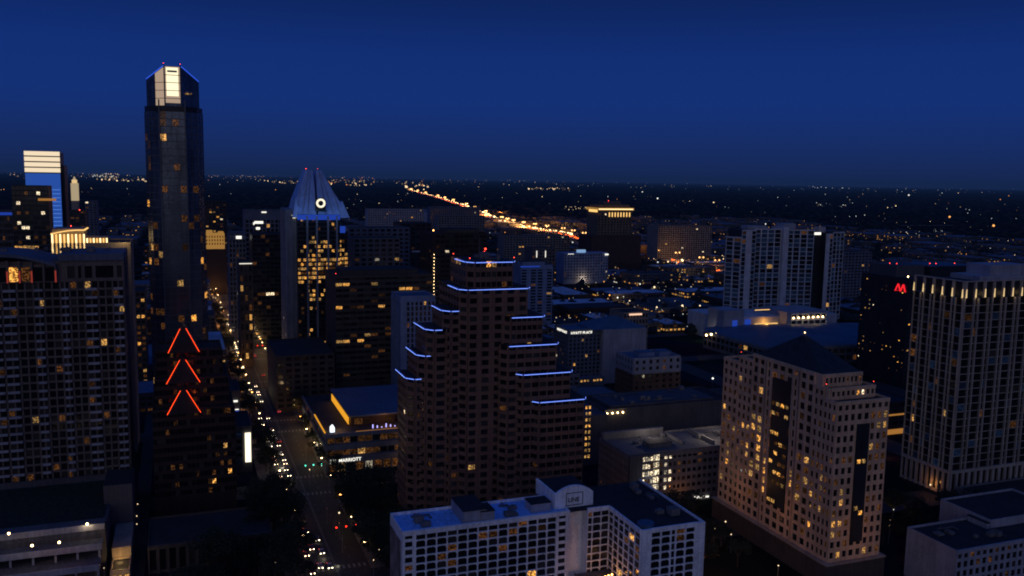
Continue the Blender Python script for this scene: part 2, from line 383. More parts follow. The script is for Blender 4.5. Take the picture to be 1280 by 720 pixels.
# shoulders from north to south along the west face; west wall line x=223
segs = [(308, 321, 72.6, 3), (300, 308, 75.3, 2), (254.5, 300, 77.6, 0)]
b.mass(223, 247, 302, 321, 0, 72.6, par=1.0); b.mass(223.02, 246, 296, 310, 0, 75.4); b.mass(223.0, 241.5, 258.6, 300, 0, 78.0)
b.mass(223.02, 244.6, 254.9, 262, 0, 73.6); b.mass(223.0, 247.2, 250.0, 256.6, 0, 69.6)
def face(p0, p1, zt, cols, **k):
    rows = int(round((zt-9)/4.0)); b.facade(p0, p1, 9, zt, cols, rows, **k)
face((223, 321), (223, 310), 72.6, 3, kind=kw, pw=.45, sh=.42, pd=.3, sd=.26)
face((223, 310), (223, 300.2), 75.4, 3, kind=kw, pw=.45, sh=.42, pd=.34, sd=.3)
def kb(ci, j):
    r = R.random()
    if ci in (4, 5, 6): return (2 if r < .6 else 1) if j in (10, 11, 8, 6) else (1 if r < .35 and j > 5 else 0)
    if ci in (1, 2) and 6 <= j <= 9: return 2 if r < .85 else 1
    if 4 <= j <= 10: return 2 if r < .34 else 1 if r < .75 else 0
    return 2 if r < .06 else 1 if r < .2 else 0
face((223, 300.2), (223, 262.2), 78.0, [1, 1, -.25, .7, 1.1, 1.1, 1.1, .7, -.25, 1, 1], kind=kb, pw=.42, sh=.36, pd=.42, sd=.22)
face((223, 262.2), (223, 256.8), 73.6, 2, kind=kw, pw=.45, sh=.42, pd=.36, sd=.3)
face((223, 256.8), (223, 250), 69.6, 3, kind=kw, pw=.45, sh=.42, pd=.3, sd=.26)
def ks(ci, j):
    r = R.random()
    if ci in (3, 4): return 2 if j in (3, 8) else 1 if j in (10,) else 0
    if ci >= 5 and j in (9, 12, 13): return 2 if r < .7 else 1
    return 2 if r < .08 else 1 if r < .3 else 0
face((223, 250), (247.2, 250), 69.6, [1, 1, 1, 1.1, 1.1, 1, 1, 1], kind=ks, pw=.42, sh=.4, pd=.32, sd=.26)
b.facade((224, 254.9), (244.6, 254.9), 69.9, 73.6, 9, 1, pw=.45, sh=.35, lit=.1, dim=.2)
b.facade((224, 258.6), (241.5, 258.6), 73.9, 78.0, 9, 1, pw=.45, sh=.35, lit=.0, dim=.2)
# glazed slots fill two or three bays without piers
sl = MB(); sl.box(222.3, 222.9, 275.5, 286.5, 20, 72); sl2 = MB(); sl2.box(232.4, 238.2, 249.35, 249.95, 16, 61.5)
b.part('curtain_wall', sl, M['dkglassy']); b.part('curtain_wall', sl2, M['dkglassy'])
for z in range(20, 72, 4):
    if R.random() < (.95 if 30 < z < 52 else .4):
        for q in range(4):
            if R.random() < .7: b.win.append((222.27, 277+q*2.7, z+.9, 2.1, 1.5, -pi/2, R.choice((2, 2, 1))))
for z in (27, 28, 46, 47): b.win.append((234.2+(z % 2)*2.2, 249.30, z-(z % 2)+.4, 1.7, 1.6, 0, 2))
b.wall.box(221.2, 248.9, 248.3, 322.6, 0, 8.6, 2); b.wall.box(220.9, 249.2, 248, 322.9, 8.6, 9.2, 1)
mb = MB(); cx, cy_ = 232.3, 281; mb.frustum((223.6, 241, 259.2, 299.5), (cx-.5, cx+.5, cy_-.5, cy_+.5), 79.0, 89.4)
b.part('pyramid_roof', mb, surf('slate_roof', (.028, .035, .040), .7, .4, .3, bump=.3))
beacon(b, cx, cy_, 89.3, .35, 'lampwarm'); beacon(b, 223.5, 310, 76.3, .25); beacon(b, 223.6, 256.9, 74.4, .25); beacon(b, 244.3, 255.3, 74.4, .25)
b.finish()

for lx, ly in ((211, 305), (211, 275), (236, 238)): light(lx, ly, 20, 480, (1, .45, .12), 1)  # added amber fill lights without fixtures, to warm the tower faces
# ---- white hotel with blue roof (bottom)
b = Bld('white_hotel', 'white modernist hotel with arched window grid and blue flat roof along the bottom edge', 'hotel', (100, 245), [M['line'], M['roofblue']]).foot(56, 152, 216, 264)
b.rm = [M['roofblue']]
ZL = 45.0
def kl(ci, j): r = R.random(); return 2 if r < .006 else 1 if r < .10 else 0
b.mass(59.2, 113.2, 242.0, 257.2, 0, ZL)
b.facade((59.2, 242), (63.2, 242), ZL-39, ZL, [-.35, 1, -.35], 16, pw=.1, sh=.35, pd=.28, sd=.2, kind=kl)
b.facade((63.2, 242), (108.6, 242), ZL-39, ZL, 14, 16, pw=.11, sh=.14, pd=.5, sd=.42, kind=kl, arch=True)
b.facade((108.6, 242), (113.0, 242), ZL-39, ZL, [-.3, 1, -.45], 16, pw=.1, sh=.4, pd=.28, sd=.2, kind=kl)
mur = surf('mural_paint', (.30, .22, .20), .8, .8, .25); mm = MB(); mm.box(58.95, 59.15, 243.3, 256.2, 4, ZL-2.5); b.part('mural', mm, mur)
b.wall.box(113.2, 119.4, 246.3, 262, 0, ZL-.6)                       # white recess
def bigroof(x0, x1, y0, y1, z):
    t = .35
    for q in ((x0, x1, y0, y0+t), (x0, x1, y1-t, y1), (x0, x0+t, y0+t, y1-t), (x1-t, x1, y0+t, y1-t)): b.wall.box(*q, z+.003, z+.7)
b.wall.box(119.4, 129.4, 242, 261, 0, ZL-.3); b.wall.box(127.2, 149, 221.2, 261.5, 0, ZL)
b.wall.box(119.4, 127.1, 241.9, 242.3, ZL, ZL+.7); b.wall.box(127.1, 127.5, 221.2, 242.3, ZL+.003, ZL+.7); b.wall.box(127.5, 149, 221.1, 221.5, ZL+.003, ZL+.7); b.wall.box(148.6, 149.1, 221.5, 261.4, ZL+.003, ZL+.7)
dk = MB(); dk.box(113.3, 148.5, 242.4, 261.2, ZL+.01, ZL+.12); dk.box(127.6, 148.5, 221.6, 242.3, ZL+.01, ZL+.13)
b.part('dark_roof', dk, M['roofdark'])
b.facade((119.4, 242), (127.2, 242), ZL-39, ZL, [.55, 1, 1], 16, pw=.11, sh=.14, pd=.4, sd=.34, kind=kl, arch=True)
b.facade((127.2, 242), (127.2, 221.2), ZL-39, ZL, 6, 16, pw=.11, sh=.14, pd=.4, sd=.34, kind=lambda c, j: 2 if R.random() < .05 else kl(c, j), arch=True)
b.facade((130.4, 221.2), (145.8, 221.2), ZL-39, ZL, [1, 1, .5, 1, 1], 16, pw=.15, sh=.17, pd=.4, sd=.34, kind=kl, arch=True)
b.wall.box(127.2, 130.5, 220.6, 221.2, 0, ZL+.7); b.wall.box(145.8, 149.1, 220.6, 221.2, 0, ZL+.7)
unit(b, 78.5, 86, 243.5, 256, ZL, ZL+4.2); unit(b, 84, 88.4, 243, 250, ZL, ZL+3.6); unit(b, 101.5, 108.2, 245.5, 251, ZL, ZL+3.0)
# arched sign gable on the recess
mb = MB(); n = 12
arc = [(109.8+13.4*i/n, ZL+4.6+2.6*sin(pi*(i/n))**.8*1.0) for i in range(n+1)]
pts = [(109.8, ZL-.5)] + arc + [(123.2, ZL-.5)]
k0 = len(mb.v); mb.v += [(x, 246.0, z) for x, z in pts] + [(x, 247.0, z) for x, z in pts]; q = len(pts)
mb.f.append(tuple(range(k0, k0+q))); mb.m.append(0); mb.f.append(tuple(k0+2*q-1-i for i in range(q))); mb.m.append(0)
for i in range(q): j = (i+1) % q; mb.f.append((k0+i, k0+q+i, k0+q+j, k0+j)); mb.m.append(0)
mb.box(109.8, 110.4, 247.1, 262, ZL, ZL+5.0); mb.box(110.5, 123.1, 247.1, 262, ZL, ZL+4.3)
b.part('sign_gable', mb, M['line'])
mb = MB(); mb.box(110.45, 123.2, 247.1, 262.2, ZL+4.31, ZL+4.6); b.part('penthouse_roof', mb, M['roofdark'])
fr = MB()
for q_ in ((113.6, 119.6, ZL+.75, ZL+.95), (113.6, 119.6, ZL+4.75, ZL+4.95), (113.6, 113.8, ZL+.96, ZL+4.74), (119.4, 119.6, ZL+.96, ZL+4.74)): fr.box(q_[0], q_[1], 245.85, 245.98, q_[2], q_[3])
b.part('sign_frame', fr, M['signblack']); text(b, 'LINE', (114.3, 246, ZL+1.9), E_, 2.0, M['signblack'], out=.06)
hvac(b, 138, 147, 224, 259, ZL+.15, 5); hvac(b, 62, 77, 244, 255, ZL+.1, 2); hvac(b, 89, 100, 244, 255, ZL+.1, 3)
mb = MB(); mb.tube((130.5, 224.5, ZL+.1), (130.5, 224.5, ZL+1.4), 2.6, 2.6, 20); b.part('water_tank', mb, M['roofteal'])
# lower terrace in the courtyard
b.wall.box(114.5, 127.0, 214, 241.5, 0, 24.5); tr = MB(); tr.box(114.8, 126.8, 214.2, 241.2, 24.6, 24.8); b.part('terrace', tr, M['roofgrey'])
for i in range(5):
    mb = MB(); x = 119.5+i*1.3; mb.tube((x, 233+.3*i, 24.8), (x, 233+.3*i, 26.0), .3, .55, 8, 0); mb.ball((x, 233+.3*i, 26.3), .3, 1); b.part('patio_lamp', mb, [M['steel'], M['lampor']])
rl = MB()
for i in range(9): rl.box(114.5, 114.6, 214+i*3.2, 214.1+i*3.2, 24.5, 25.8)
rl.box(114.48, 114.62, 214, 241, 25.8, 25.9); b.part('railing', rl, M['steel'])
b.finish()
light(121, 232, 27.5, 350, (1, .4, .1))
# dusk roof glow is open sky plus its blue put into the membrane colour

# ---- apartment tower on the left edge with arched top
b = Bld('apartment_tower', 'grey apartment tower with balconies and a shallow arched roofline at the left edge', 'apartment tower', (-56, 420), [M['condo'], M['greyblue']]).foot(-100, -20, 404, 440)
ZA = 111.5
b.rm = [M['roofgrey']]
b.mass(-88.2, -21.8, 408, 438, 0, ZA, par=.4)
def ka(ci, j): r = R.random(); return 2 if r < .01 else 3 if r < .014 else 1 if r < .07 else 0
RA = 24; hz = (ZA-18-8.5)/RA
cols = [1, 1.2, 1, 1.3, 1.2, 1.3, .9, 1.3, .8, 1.2, 1.2, 1.2, 1]
b.facade((-88.2, 408), (-21.8, 408), 18, ZA-8.5, [c/2 for c in cols for _ in (0, 1)], RA, colw=.62, sh=.24, pd=.5, sd=.38, kind=ka, cornice=False)
b.facade((-44, 408), (-21.8, 408), ZA-8.3, ZA-1.3, [1, .6, 1, 2, .8], 1, pw=.3, sh=.2, pd=.5, sd=.4, kind=lambda c, j: 0, cornice=True)
BL = []; tot = sum(cols); xx = -88.2
for ci, c in enumerate(cols):
    w = c/tot*66.4
    if ci in (1, 4, 6, 8, 10, 12) or ci == 3:
        for j in range(RA):
            z = 18+j*hz; bm_ = MB(); bm_.box(xx+.5, xx+w-.5, 406.3, 407.45, z, z+.25); bm_.box(xx+.5, xx+w-.5, 406.3, 406.4, z+.26, z+1.05); BL.append(bm_)
    xx += w
BL.sort(key=lambda q: -sum(v[0] for v in q.v)); rest_ = MB()
for i, bm_ in enumerate(BL):
    if i < 100: b.part('balcony', bm_, M['pale'])
    else: k0 = len(rest_.v); rest_.v += bm_.v; rest_.f += [tuple(k0+v for v in f) for f in bm_.f]; rest_.m += bm_.m
if rest_.f: tag(b.part('balconies', rest_, M['pale']), kind='stuff')
# arched upper bay
n = 14; xa, xb = -88.2, -47.5; pts = [(xa+(xb-xa)*i/n, ZA-.5+4.3*sin(pi*i/n)) for i in range(n+1)]
mb = MB()
for i in range(n):
    (x0, z0), (x1, z1) = pts[i], pts[i+1]
    mb.hexa([(x0, 405.6, z0-1.3), (x1, 405.6, z1-1.3), (x1, 440, z1-1.3), (x0, 440, z0-1.3), (x0, 405.6, z0), (x1, 405.6, z1), (x1, 440, z1), (x0, 440, z0)])
b.part('arched_roof', mb, M['greyblue'])
b.wall.box(xa+.5, xb-.5, 407.0, 410, ZA-8.3, ZA-.8)
for i in range(10):
    x = xa+1+i*4.4; b.wall.box(x-.35, x+.35, 406.1, 406.9, ZA-8.3, ZA-1+2*sin(pi*(i+.5)/10))
    if i < 9: b.win.append((x+2.2, 406.85, ZA-7.8, 3.2, 5.9, 0, 2 if i == 5 else 1 if i == 6 else 0))
glow = MB()
for i in (5, 6, 7, 9): x = xa+1+i*4.4; glow.box(x-.3, x+.3, 405.95, 406.08, ZA-8.2, ZA-3.4)
b.part('red_light', glow, emis('red_glow', (1, .12, .08), .25))
b.wall.box(-46.5, -21.6, 407.2, 439, ZA+.45, ZA+3.2, 1); hvac(b, -80, -30, 415, 435, ZA+3.3, 8)
b.facade((-21.8, 408), (-21.8, 438), 18, ZA, 8, RA+2, pw=.4, sh=.3, kind=ka, cornice=False)
b.finish()

# ---- the floodlit crown rising behind it
Yc = 500; x0, zt = PY(63, 290, Yc); x1, _ = PY(106, 290, Yc); x2, z2 = PY(134, 296, Yc); x3, z3 = PY(163, 304, Yc)
b = Bld('floodlit_crown_tower', 'tower top with a glowing yellow columned crown behind the grey apartment tower', 'tower', (-70, 515), [M['tan'], M['concrete']]).foot(x0-5, -24, 500, 540)
b.mass(x0, x3, 500, 532, 0, z3-.5); zb = z3-2
b.wall.box(x0+.6, x1-.6, 501, 520, z3, zt+1.5); b.wall.box(x1, x2-.4, 502, 516, z3, z2-.5)
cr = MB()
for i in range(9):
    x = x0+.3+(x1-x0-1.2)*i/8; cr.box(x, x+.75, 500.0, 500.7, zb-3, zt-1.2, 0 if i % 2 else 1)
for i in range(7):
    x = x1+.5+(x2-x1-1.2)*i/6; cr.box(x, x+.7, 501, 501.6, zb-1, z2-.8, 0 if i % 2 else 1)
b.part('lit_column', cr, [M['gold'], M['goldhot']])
wl = MB(); wl.box(x0+.3, x1-.2, 500.72, 500.95, zb-3, zt-1.3); wl.box(x1+.1, x2, 501.7, 501.9, zb-1, z2-.9); b.part('painted_glow_wall', wl, M['golddim'])  # floodlight on back wall and crown roof painted in as emission
rf = MB(); n = 8
for i in range(n):
    xa_ = x0+(x1-x0)*i/n; xb_ = x0+(x1-x0)*(i+1)/n; f = lambda t: zt-.8+1.9*sin(pi*.5*min(1, t*1.25))
    rf.hexa([(xa_, 499.6, f(i/n)-.5), (xb_, 499.6, f((i+1)/n)-.5), (xb_, 521, f((i+1)/n)-.5), (xa_, 521, f(i/n)-.5), (xa_, 499.6, f(i/n)), (xb_, 499.6, f((i+1)/n)), (xb_, 521, f((i+1)/n)), (xa_, 521, f(i/n))])
b.part('crown_roof', rf, M['gold']); beacon(b, x0+9, 505, zt+1.6, .5)
b.finish(); light(x3-3, 498, z3+4, 1500, (1, .7, .3))

# ---- tallest glass tower with lit crown
b = Bld('tallest_glass_tower', 'tallest slender glass tower with a bright cream crown and blue edged sloping shoulders', 'skyscraper', (0, 485), [M['dkglassy'], M['steel']]).foot(-16, 18, 466, 506)
W0, W1 = -13.3, 13.6
plan = [(-6.5, 468.6), (5.2, 468.2), (10.8, 471), (13.6, 478), (13.6, 494), (9, 502), (-9, 502), (-13.3, 494), (-13.3, 476), (-11, 471.5)]
ZS = 181.5
b.wall.prism(plan, 0, ZS)
fl = 3.6; nr = int((ZS-24)/fl)
def ku(ci, j):
    r = R.random()
    if 14 <= j <= 24: return 2 if r < .05 else 1 if r < .14 else 6
    return 2 if r < .012 else 1 if r < .10 else 6
for p0, p1, c in (((-6.5, 468.6), (5.2, 468.2), 4), ((-11, 471.5), (-6.5, 468.6), 2), ((5.2, 468.2), (10.8, 471), 2), ((10.8, 471), (13.6, 478), 2), ((-13.3, 476), (-11, 471.5), 2), ((-13.3, 494), (-13.3, 476), 5), ((13.6, 478), (13.6, 494), 4)):
    b.facade(p0, p1, 24, 24+nr*fl, c, nr, pw=.05, sh=.10, pd=.22, sd=.30, kind=ku, m=1, cornice=False)
for x, y in ((-6.6, 468.4), (5.3, 468.0)): b.wall.box(x-.35, x+.35, y-1.0, y-.4, 20, ZS+3, 1)
# crown
p2 = [(-6.3, 469.4), (4.8, 469.0), (10.2, 472), (12.6, 479), (12.6, 492), (8, 500), (-8, 500), (-12.2, 492), (-12.2, 477), (-10.3, 472.2)]
cw_ = MB(); cw_.prism([(-3.9, 470.5), (3.9, 470.5), (3.9, 492), (-3.9, 492)], ZS, 200.8)
# sloping shoulders (glass screens)
for sg in (-1, 1):
    xi, xo = sg*4.0, sg*12.2
    a = [(xi, 470.2, ZS), (xo, 477, ZS), (xo, 492, ZS), (xi, 494, ZS), (xi, 470.2, 200.6), (xo, 477, 194.4), (xo, 492, 194.4), (xi, 494, 200.6)]
    cw_.hexa(a)
b.part('crown_screen', cw_, M['skyglass'])
lp = MB(); lp.box(-2.9, 2.6, 470.0, 470.25, 186.5, 200.2)
b.part('crown_light_panel', lp, M['crown'])
lp = MB(); lp.box(-3.7, 3.7, 470.1, 470.3, 183.2, 200.6); b.part('crown_back_panel', lp, M['crownpink'])
lp = MB()
lp.quad((-8.0, 473.3, ZS+.4), (-4.1, 470.0, ZS+.4), (-4.1, 470.0, 200.2), (-8.0, 473.3, 197.3)); b.part('crown_side_panel', lp, M['crownpink'])
sl = MB()
for z in (185.2, 189.0, 192.8, 196.4): sl.box(-4.0, 3.9, 469.75, 469.97, z, z+.28)
for z in (185.2, 189.0, 192.8): sl.hexa([(-8.1, 473.1, z), (-4.1, 469.7, z), (-4.0, 470.2, z), (-8.0, 473.6, z), (-8.1, 473.1, z+.25), (-4.1, 469.7, z+.25), (-4.0, 470.2, z+.25), (-8, 473.6, z+.25)])
sl.box(-2.4, 2.1, 469.75, 469.95, 197.9, 198.8); sl.box(-4.0, -3.4, 469.7, 469.95, ZS, 201); sl.box(3.3, 3.9, 469.7, 469.95, ZS, 201)
b.part('crown_louvre', sl, M['steel'])
for sg in (-1, 1):
    mb = MB(); mb.tube((sg*4.1, 469.9, 200.9), (sg*12.2, 476.7, 194.7), .16, .16, 6); b.part('edge_light', mb, M['neonblue'])
beacon(b, -4.0, 470.5, 200.9, .3); beacon(b, 3.6, 470.5, 200.9, .3)
b.win.append((6.5, 471.3, 187.6, 1.6, .9, .6, 2)); b.win.append((8.2, 472.6, 187.8, 1.2, .8, .6, 2))
b.finish()

# ---- stepped office block with orange neon chevrons
b = Bld('chevron_tower', 'dark stepped office block with three orange neon chevrons on its glass gables', 'office tower', (5, 415), [M['dkred'], M['dkglassy']]).foot(-14, 24, 380, 440)
Yb = 396
steps = [(-10, 17.5, 410, 432, 70.5), (-11, 19.5, 402, 433, 59.5), (-12, 21.5, 395, 434, 47.5)]
for i, (x0, x1, y0, y1, zt) in enumerate(steps):
    b.mass(x0, x1, y0, y1, 0, zt)
    rows = int((zt-6)/3.9)
    b.facade((x0, y0), (x1, y0), zt-rows*3.9, zt, 20, rows, pw=.1, sh=.42, pd=.2, sd=.4, cornice=False, kind=lambda c, j: 1 if R.random() < .13 else 2 if R.random() < .012 else 0)
    b.facade((x1, y0), (x1, y1), zt-rows*3.9, zt, 20, rows, pw=.1, sh=.42, pd=.2, sd=.4, cornice=False, kind=lambda c, j: 1 if R.random() < .15 else 0)
for (pa, pb, pc, Yg) in (((232, 408), (212, 441), (249, 440), 409.0), ((235, 447), (210, 480), (250, 478), 401), ((236, 485), (211, 518), (251, 516), 394)):
    ap = PY(pa[0], pa[1]-1, Yg); lf = PY(pb[0]-2, pb[1], Yg); rt = PY(pc[0], pc[1], Yg); xm = (lf[0]+rt[0])/2; hw = (rt[0]-lf[0])/2; zb_ = rt[1]; za = ap[1]
    g = MB(); k0 = len(g.v)
    g.v += [(xm-hw, Yg, zb_), (xm+hw, Yg, zb_), (xm, Yg, za), (xm-hw, Yg+14, zb_), (xm+hw, Yg+14, zb_), (xm, Yg+14, za)]
    for f in ((0, 1, 2), (3, 5, 4), (0, 2, 5, 3), (1, 4, 5, 2), (0, 3, 4, 1)): g.f.append(f); g.m.append(0)
    b.part('glass_gable', g, M['dkglassy'])
    for sg in (-1, 1):
        t = MB(); t.tube((xm+sg*1.2, Yg-.3, za-1.2), (xm+sg*hw, Yg-.3, zb_+.2), .12, .12, 6); b.part('neon_strip', t, M['neonred'])
b.finish(); light(5.5, 392, 64, 160, (1, .15, .03)); light(5.5, 386, 50, 160, (1, .15, .03))

# ---- tower with folded glass crown and ring clock
Yf = 650
def fx(px, py=300): return PY(px, py, Yf)[0]
xl, xm1, xr = fx(359), fx(372), fx(437)
b = Bld('glass_crown_tower', 'pale mullioned tower with folded blue glass crown, split peak and glowing ring clock', 'office tower', (95, 670), [M['frost_stone'], M['dkglassy']]).foot(68, 122, 646, 700)
zt = PY(400, 268, Yf)[1]
b.mass(xm1, fx(425), 650, 690, 0, zt, m=1, roof=False); b.wall.box(xl, xm1+1, 656, 692, 0, PY(362, 262, Yf)[1]); b.wall.box(fx(424), xr, 658, 690, 0, PY(430, 285, Yf)[1])
def kf(ci, j):
    r = R.random(); top = 33-j
    if 9 <= top <= 13: return 2 if r < .72 else 1
    if 5 <= top < 9: return 2 if r < .3 else 1 if r < .35 else 0
    if 14 <= top <= 22: return 2 if r < .16 else 1 if r < .25 else 0
    return 2 if r < .06 else 1 if r < .14 else 0
b.facade((xm1, 650), (fx(425), 650), 8, zt-3, 15, 34, pw=.10, sh=.40, pd=.2, sd=.14, m=1, kind=kf, cornice=False)
b.facade((fx(425), 658), (xr, 658), 8, PY(430, 290, Yf)[1], 3, 31, pw=.14, sh=.4, m=1, kind=kf, cornice=False)
b.facade((xl, 692), (xl, 656), 8, PY(362, 266, Yf)[1], 6, 33, pw=.5, sh=.4, lit=.02, dim=.05, cornice=False)
for px in (359, 366, 384, 396, 410, 421):
    x = fx(px); wv = 1.3 if px < 370 else 1.3; b.wall.box(x-wv/2, x+wv/2, 648.7 if px > 370 else 655, 649.7 if px > 370 else 656, 6, zt-1)
for lx in (-14, 0, 14): light(95+lx, 640, zt+1, 600, (.25, .5, 1), 1)  # added blue fill lights without fixtures, to brighten the crown
cg = surf('crown_glass', (.34, .50, .85), .35, .2, .2, metal=.0, spec=.6)
mb = MB()
for sg in (-1, 1):
    def X(px): return fx(px, 240)
    if sg < 0: st = [(367, 395.5, 268), (371, 395.5, 250), (377, 395.3, 233), (385, 394, 213)]
    else: st = [(398, 434, 268), (398, 427, 254), (398, 418, 238), (399, 405, 213)]
    for (a, c_, y_), (a2, c2, y2) in zip(st, st[1:]):
        z0, z1 = PY(395, y_, 660)[1], PY(395, y2, 660)[1]; dd0 = (268-y_)*.22; dd1 = (268-y2)*.22
        mb.frustum((X(a), X(c_), 651+dd0, 689-dd0), (X(a2), X(c2), 651+dd1, 689-dd1), z0+.01, z1)
for pa, pc, yt in ((365.5, 376, 247), (420, 437, 251)):
    z0, z1 = PY(395, 268, 660)[1], PY(395, yt, 660)[1]; mb.frustum((X(pa), X(pc), 650.4, 664), (X((pa+pc)/2)-.3, X((pa+pc)/2)+.3, 653.5, 661), z0-2, z1)
b.part('crown', mb, cg)
fin = MB()
for pa, ya, pb, yb in ((378, 268, 388.5, 213), (385, 268, 391, 213), (408, 268, 402, 213), (417, 268, 404, 216), (372, 268, 377, 234), (426, 268, 418.5, 240)):
    fin.tube((X(pa), 650.6, PY(395, ya, 660)[1]), (X(pb), 650.6+(268-yb)*.21, PY(395, yb, 660)[1]), .28, .2, 5)
b.part('crown_rib', fin, M['pale'])
mb = MB(); mb.box(X(395.6), X(397.9), 656, 684, zt, zt+14); b.part('crown_slot', mb, M['dkglassy'])
fb = MB(); fb.box(fx(372), fx(425), 649.3, 649.9, zt-4, zt-.2); fb.box(fx(426), fx(434), 657.4, 657.9, zt-14, zt-9); b.part('blue_light_band', fb, M['blueflood'])
fb = MB(); fb.box(fx(366), fx(371), 655.2, 655.8, zt-3, zt-.8); b.part('terrace_light', fb, M['crown'])
ck = MB(); cxk, czk = PY(401, 254, 648.6); ro, ri = 3.3, 1.9; n = 24
for i in range(n):
    t0, t1 = 2*pi*i/n, 2*pi*(i+.8)/n
    pp = [(cxk+r*cos(t), czk+r*sin(t)) for r, t in ((ri, t0), (ro, t0), (ro, t1), (ri, t1))]
    ck.hexa([(x, 648.4, z) for x, z in pp] + [(x, 648.8, z) for x, z in pp])
c_o = b.part('ring_clock', ck, emis('clock_ring', (1, .88, .66), 1.5))
cf = MB(); cf.tube((cxk, 648.6, czk), (cxk, 649.2, czk), 3.8, 3.8, 24); cf.box(cxk-3.6, cxk+3.6, 649.0, 652, czk-6, czk+.5); b.part('clock_face', cf, M['dkglassy'])
beacon(b, X(387), 668, PY(386, 213, 668)[1], .5); beacon(b, X(402), 668, PY(403, 213, 668)[1], .3)
b.finish()

# ---- hotel podium with roof terrace
b = Bld('podium_building', 'low banded hotel podium with glowing orange roof terrace beside the avenue', 'hotel', (90, 470), [M['greyblue'], M['steel']]).foot(64, 155, 428, 520)
b.rm = [M['roofteal']]
b.mass(66.8, 152, 433, 516, 0, 19.6, par=.4, roof=False)
def kp(ci, j): r = R.random(); return 1 if r < .75 else 2
for j, (z0, z1) in enumerate(((8.6, 12.0), (15.0, 18.6))):
    b.facade((67.5, 433), (152, 433), z0, z1, 22, 1, pw=.08, sh=.1, pd=.14, sd=.2, cornice=False, kind=lambda c, k, j=j: (0 if R.random() < .3 else 1 if R.random() < .8 else 2) if c > 2 else 1)
    b.facade((66.8, 514), (66.8, 433.5), z0, z1, 16, 1, pw=.08, sh=.1, pd=.14, sd=.2, cornice=False, lit=0, dim=.1)
for z0, z1 in ((12.1, 14.9), (5.2, 8.5), (18.7, 20.6)): b.wall.box(66.1, 152.2, 431.6, 432.95, z0, z1); b.wall.box(66.1, 66.75, 433.0, 516, z0, z1)
b.facade((67.5, 433), (152, 433), 0.2, 5, 18, 1, pw=.2, sh=.1, lit=.35, dim=.5, cornice=False)
tr = MB(); tr.box(67.2, 151.5, 433.4, 515.5, 19.7, 19.9); b.part('terrace', tr, M['roofdark'])
pv = MB(); pv.box(81, 151, 446, 508, 24.6, 25.4); b.part('pavilion_roof', pv, M['roofteal'])
pw_ = MB(); pw_.box(82, 150.5, 447, 507, 19.9, 24.5); b.part('pavilion_wall', pw_, M['dkred'])
for i in range(12): b.win.append((86+i*5.4, 446.8, 20.4, 4.2, 3.2, 0, R.choice((1, 1, 0, 1))))
st = MB(); st.box(66.4, 66.9, 434, 470, 20.7, 21.3); st.box(80.6, 80.95, 447, 500, 20.6, 24.3); b.part('light_strip', st, emis('amber_strip', (1, .42, .03), .85))
st = MB(); st.box(82, 140, 432.6, 432.8, 20.7, 20.9); b.part('light_strip', st, M['golddim'])
for i in range(7):
    mb = MB(); x = 91+i*2.3; mb.tube((x, 434.5, 20), (x, 434.5, 23), .07, .07, 6, 0); mb.box(x-.25, x+.25, 434.3, 434.7, 21.2, 23.1-(i % 3)*.7, 1); b.part('terrace_light', mb, [M['steel'], emis('terrace_blue', (.45, .42, 1), 1.6)])
mb = MB(); mb.box(69.8, 72.0, 437, 439, 20, 22.4, 0); mb.frustum((69.8, 72, 437, 439), (70.6, 71.2, 437.8, 438.2), 22.45, 23.8, 0); b.part('terrace_pavilion', mb, emis('tent_light', (.85, .92, 1), 1.5))
text(b, 'JW', (68.6, 431.6, 5.9), E_, 2.3, M['sign'], out=.1); text(b, 'MARRIOTT', (73.0, 431.6, 5.9), E_, 2.3, M['sign'], out=.1)
b.finish(); light(74, 440, 24, 900, (1, .5, .15)); light(100, 440, 24, 900, (1, .35, .1)); light(130, 440, 24, 700, (1, .4, .1)); light(110, 429, 7, 900, (1, .5, .2)); light(135, 428, 4, 900, (1, .45, .15))

# ---- pale blue grid tower
b = Bld('pale_grid_tower', 'pale blue grey slab tower with deep regular window grid beside the stepped tower', 'hotel', (143, 555), [M['bluegrid']]).foot(128, 158, 540, 575)
b.rm = [M['roofteal']]
b.mass(131.5, 154.5, 543, 568, 0, 73)
b.facade((135.2, 543), (154.5, 543), 8, 70.5, 7, 18, pw=.45, sh=.22, pd=.5, sd=.25, lit=.01, dim=.03); b.facade((131.5, 568), (131.5, 543), 8, 70.5, [-1, .3, -1], 18, pw=.2, sh=.3, lit=0, dim=.02)
b.finish()

# ---- wide brown office block
b = Bld('banded_office_block', 'wide dark brown office block with horizontal window bands below the clock tower', 'office building', (130, 600), [M['brown']]).foot(94, 168, 578, 640)
za = PY(420, 346, 580)[1]; xA = PY(419, 346, 580)[0]; xB = PY(541, 341, 580)[0]
b.mass(xA, xB, 580, 622, 0, za)
b.facade((xA, 580), (xB, 580), 10, za-.5, 14, 19, pw=.10, sh=.5, pd=.4, sd=.5, kind=lambda c, j: (2 if R.random() < .13 else 1 if R.random() < .2 else 0) if j in (7, 8, 9, 13, 16, 17) else (1 if R.random() < .04 else 0))
unit(b, xA+6, xB-8, 590, 615, za, za+3.2, 'brown'); beacon(b, xA+.5, 580.5, za+.9, .4)
b.finish()

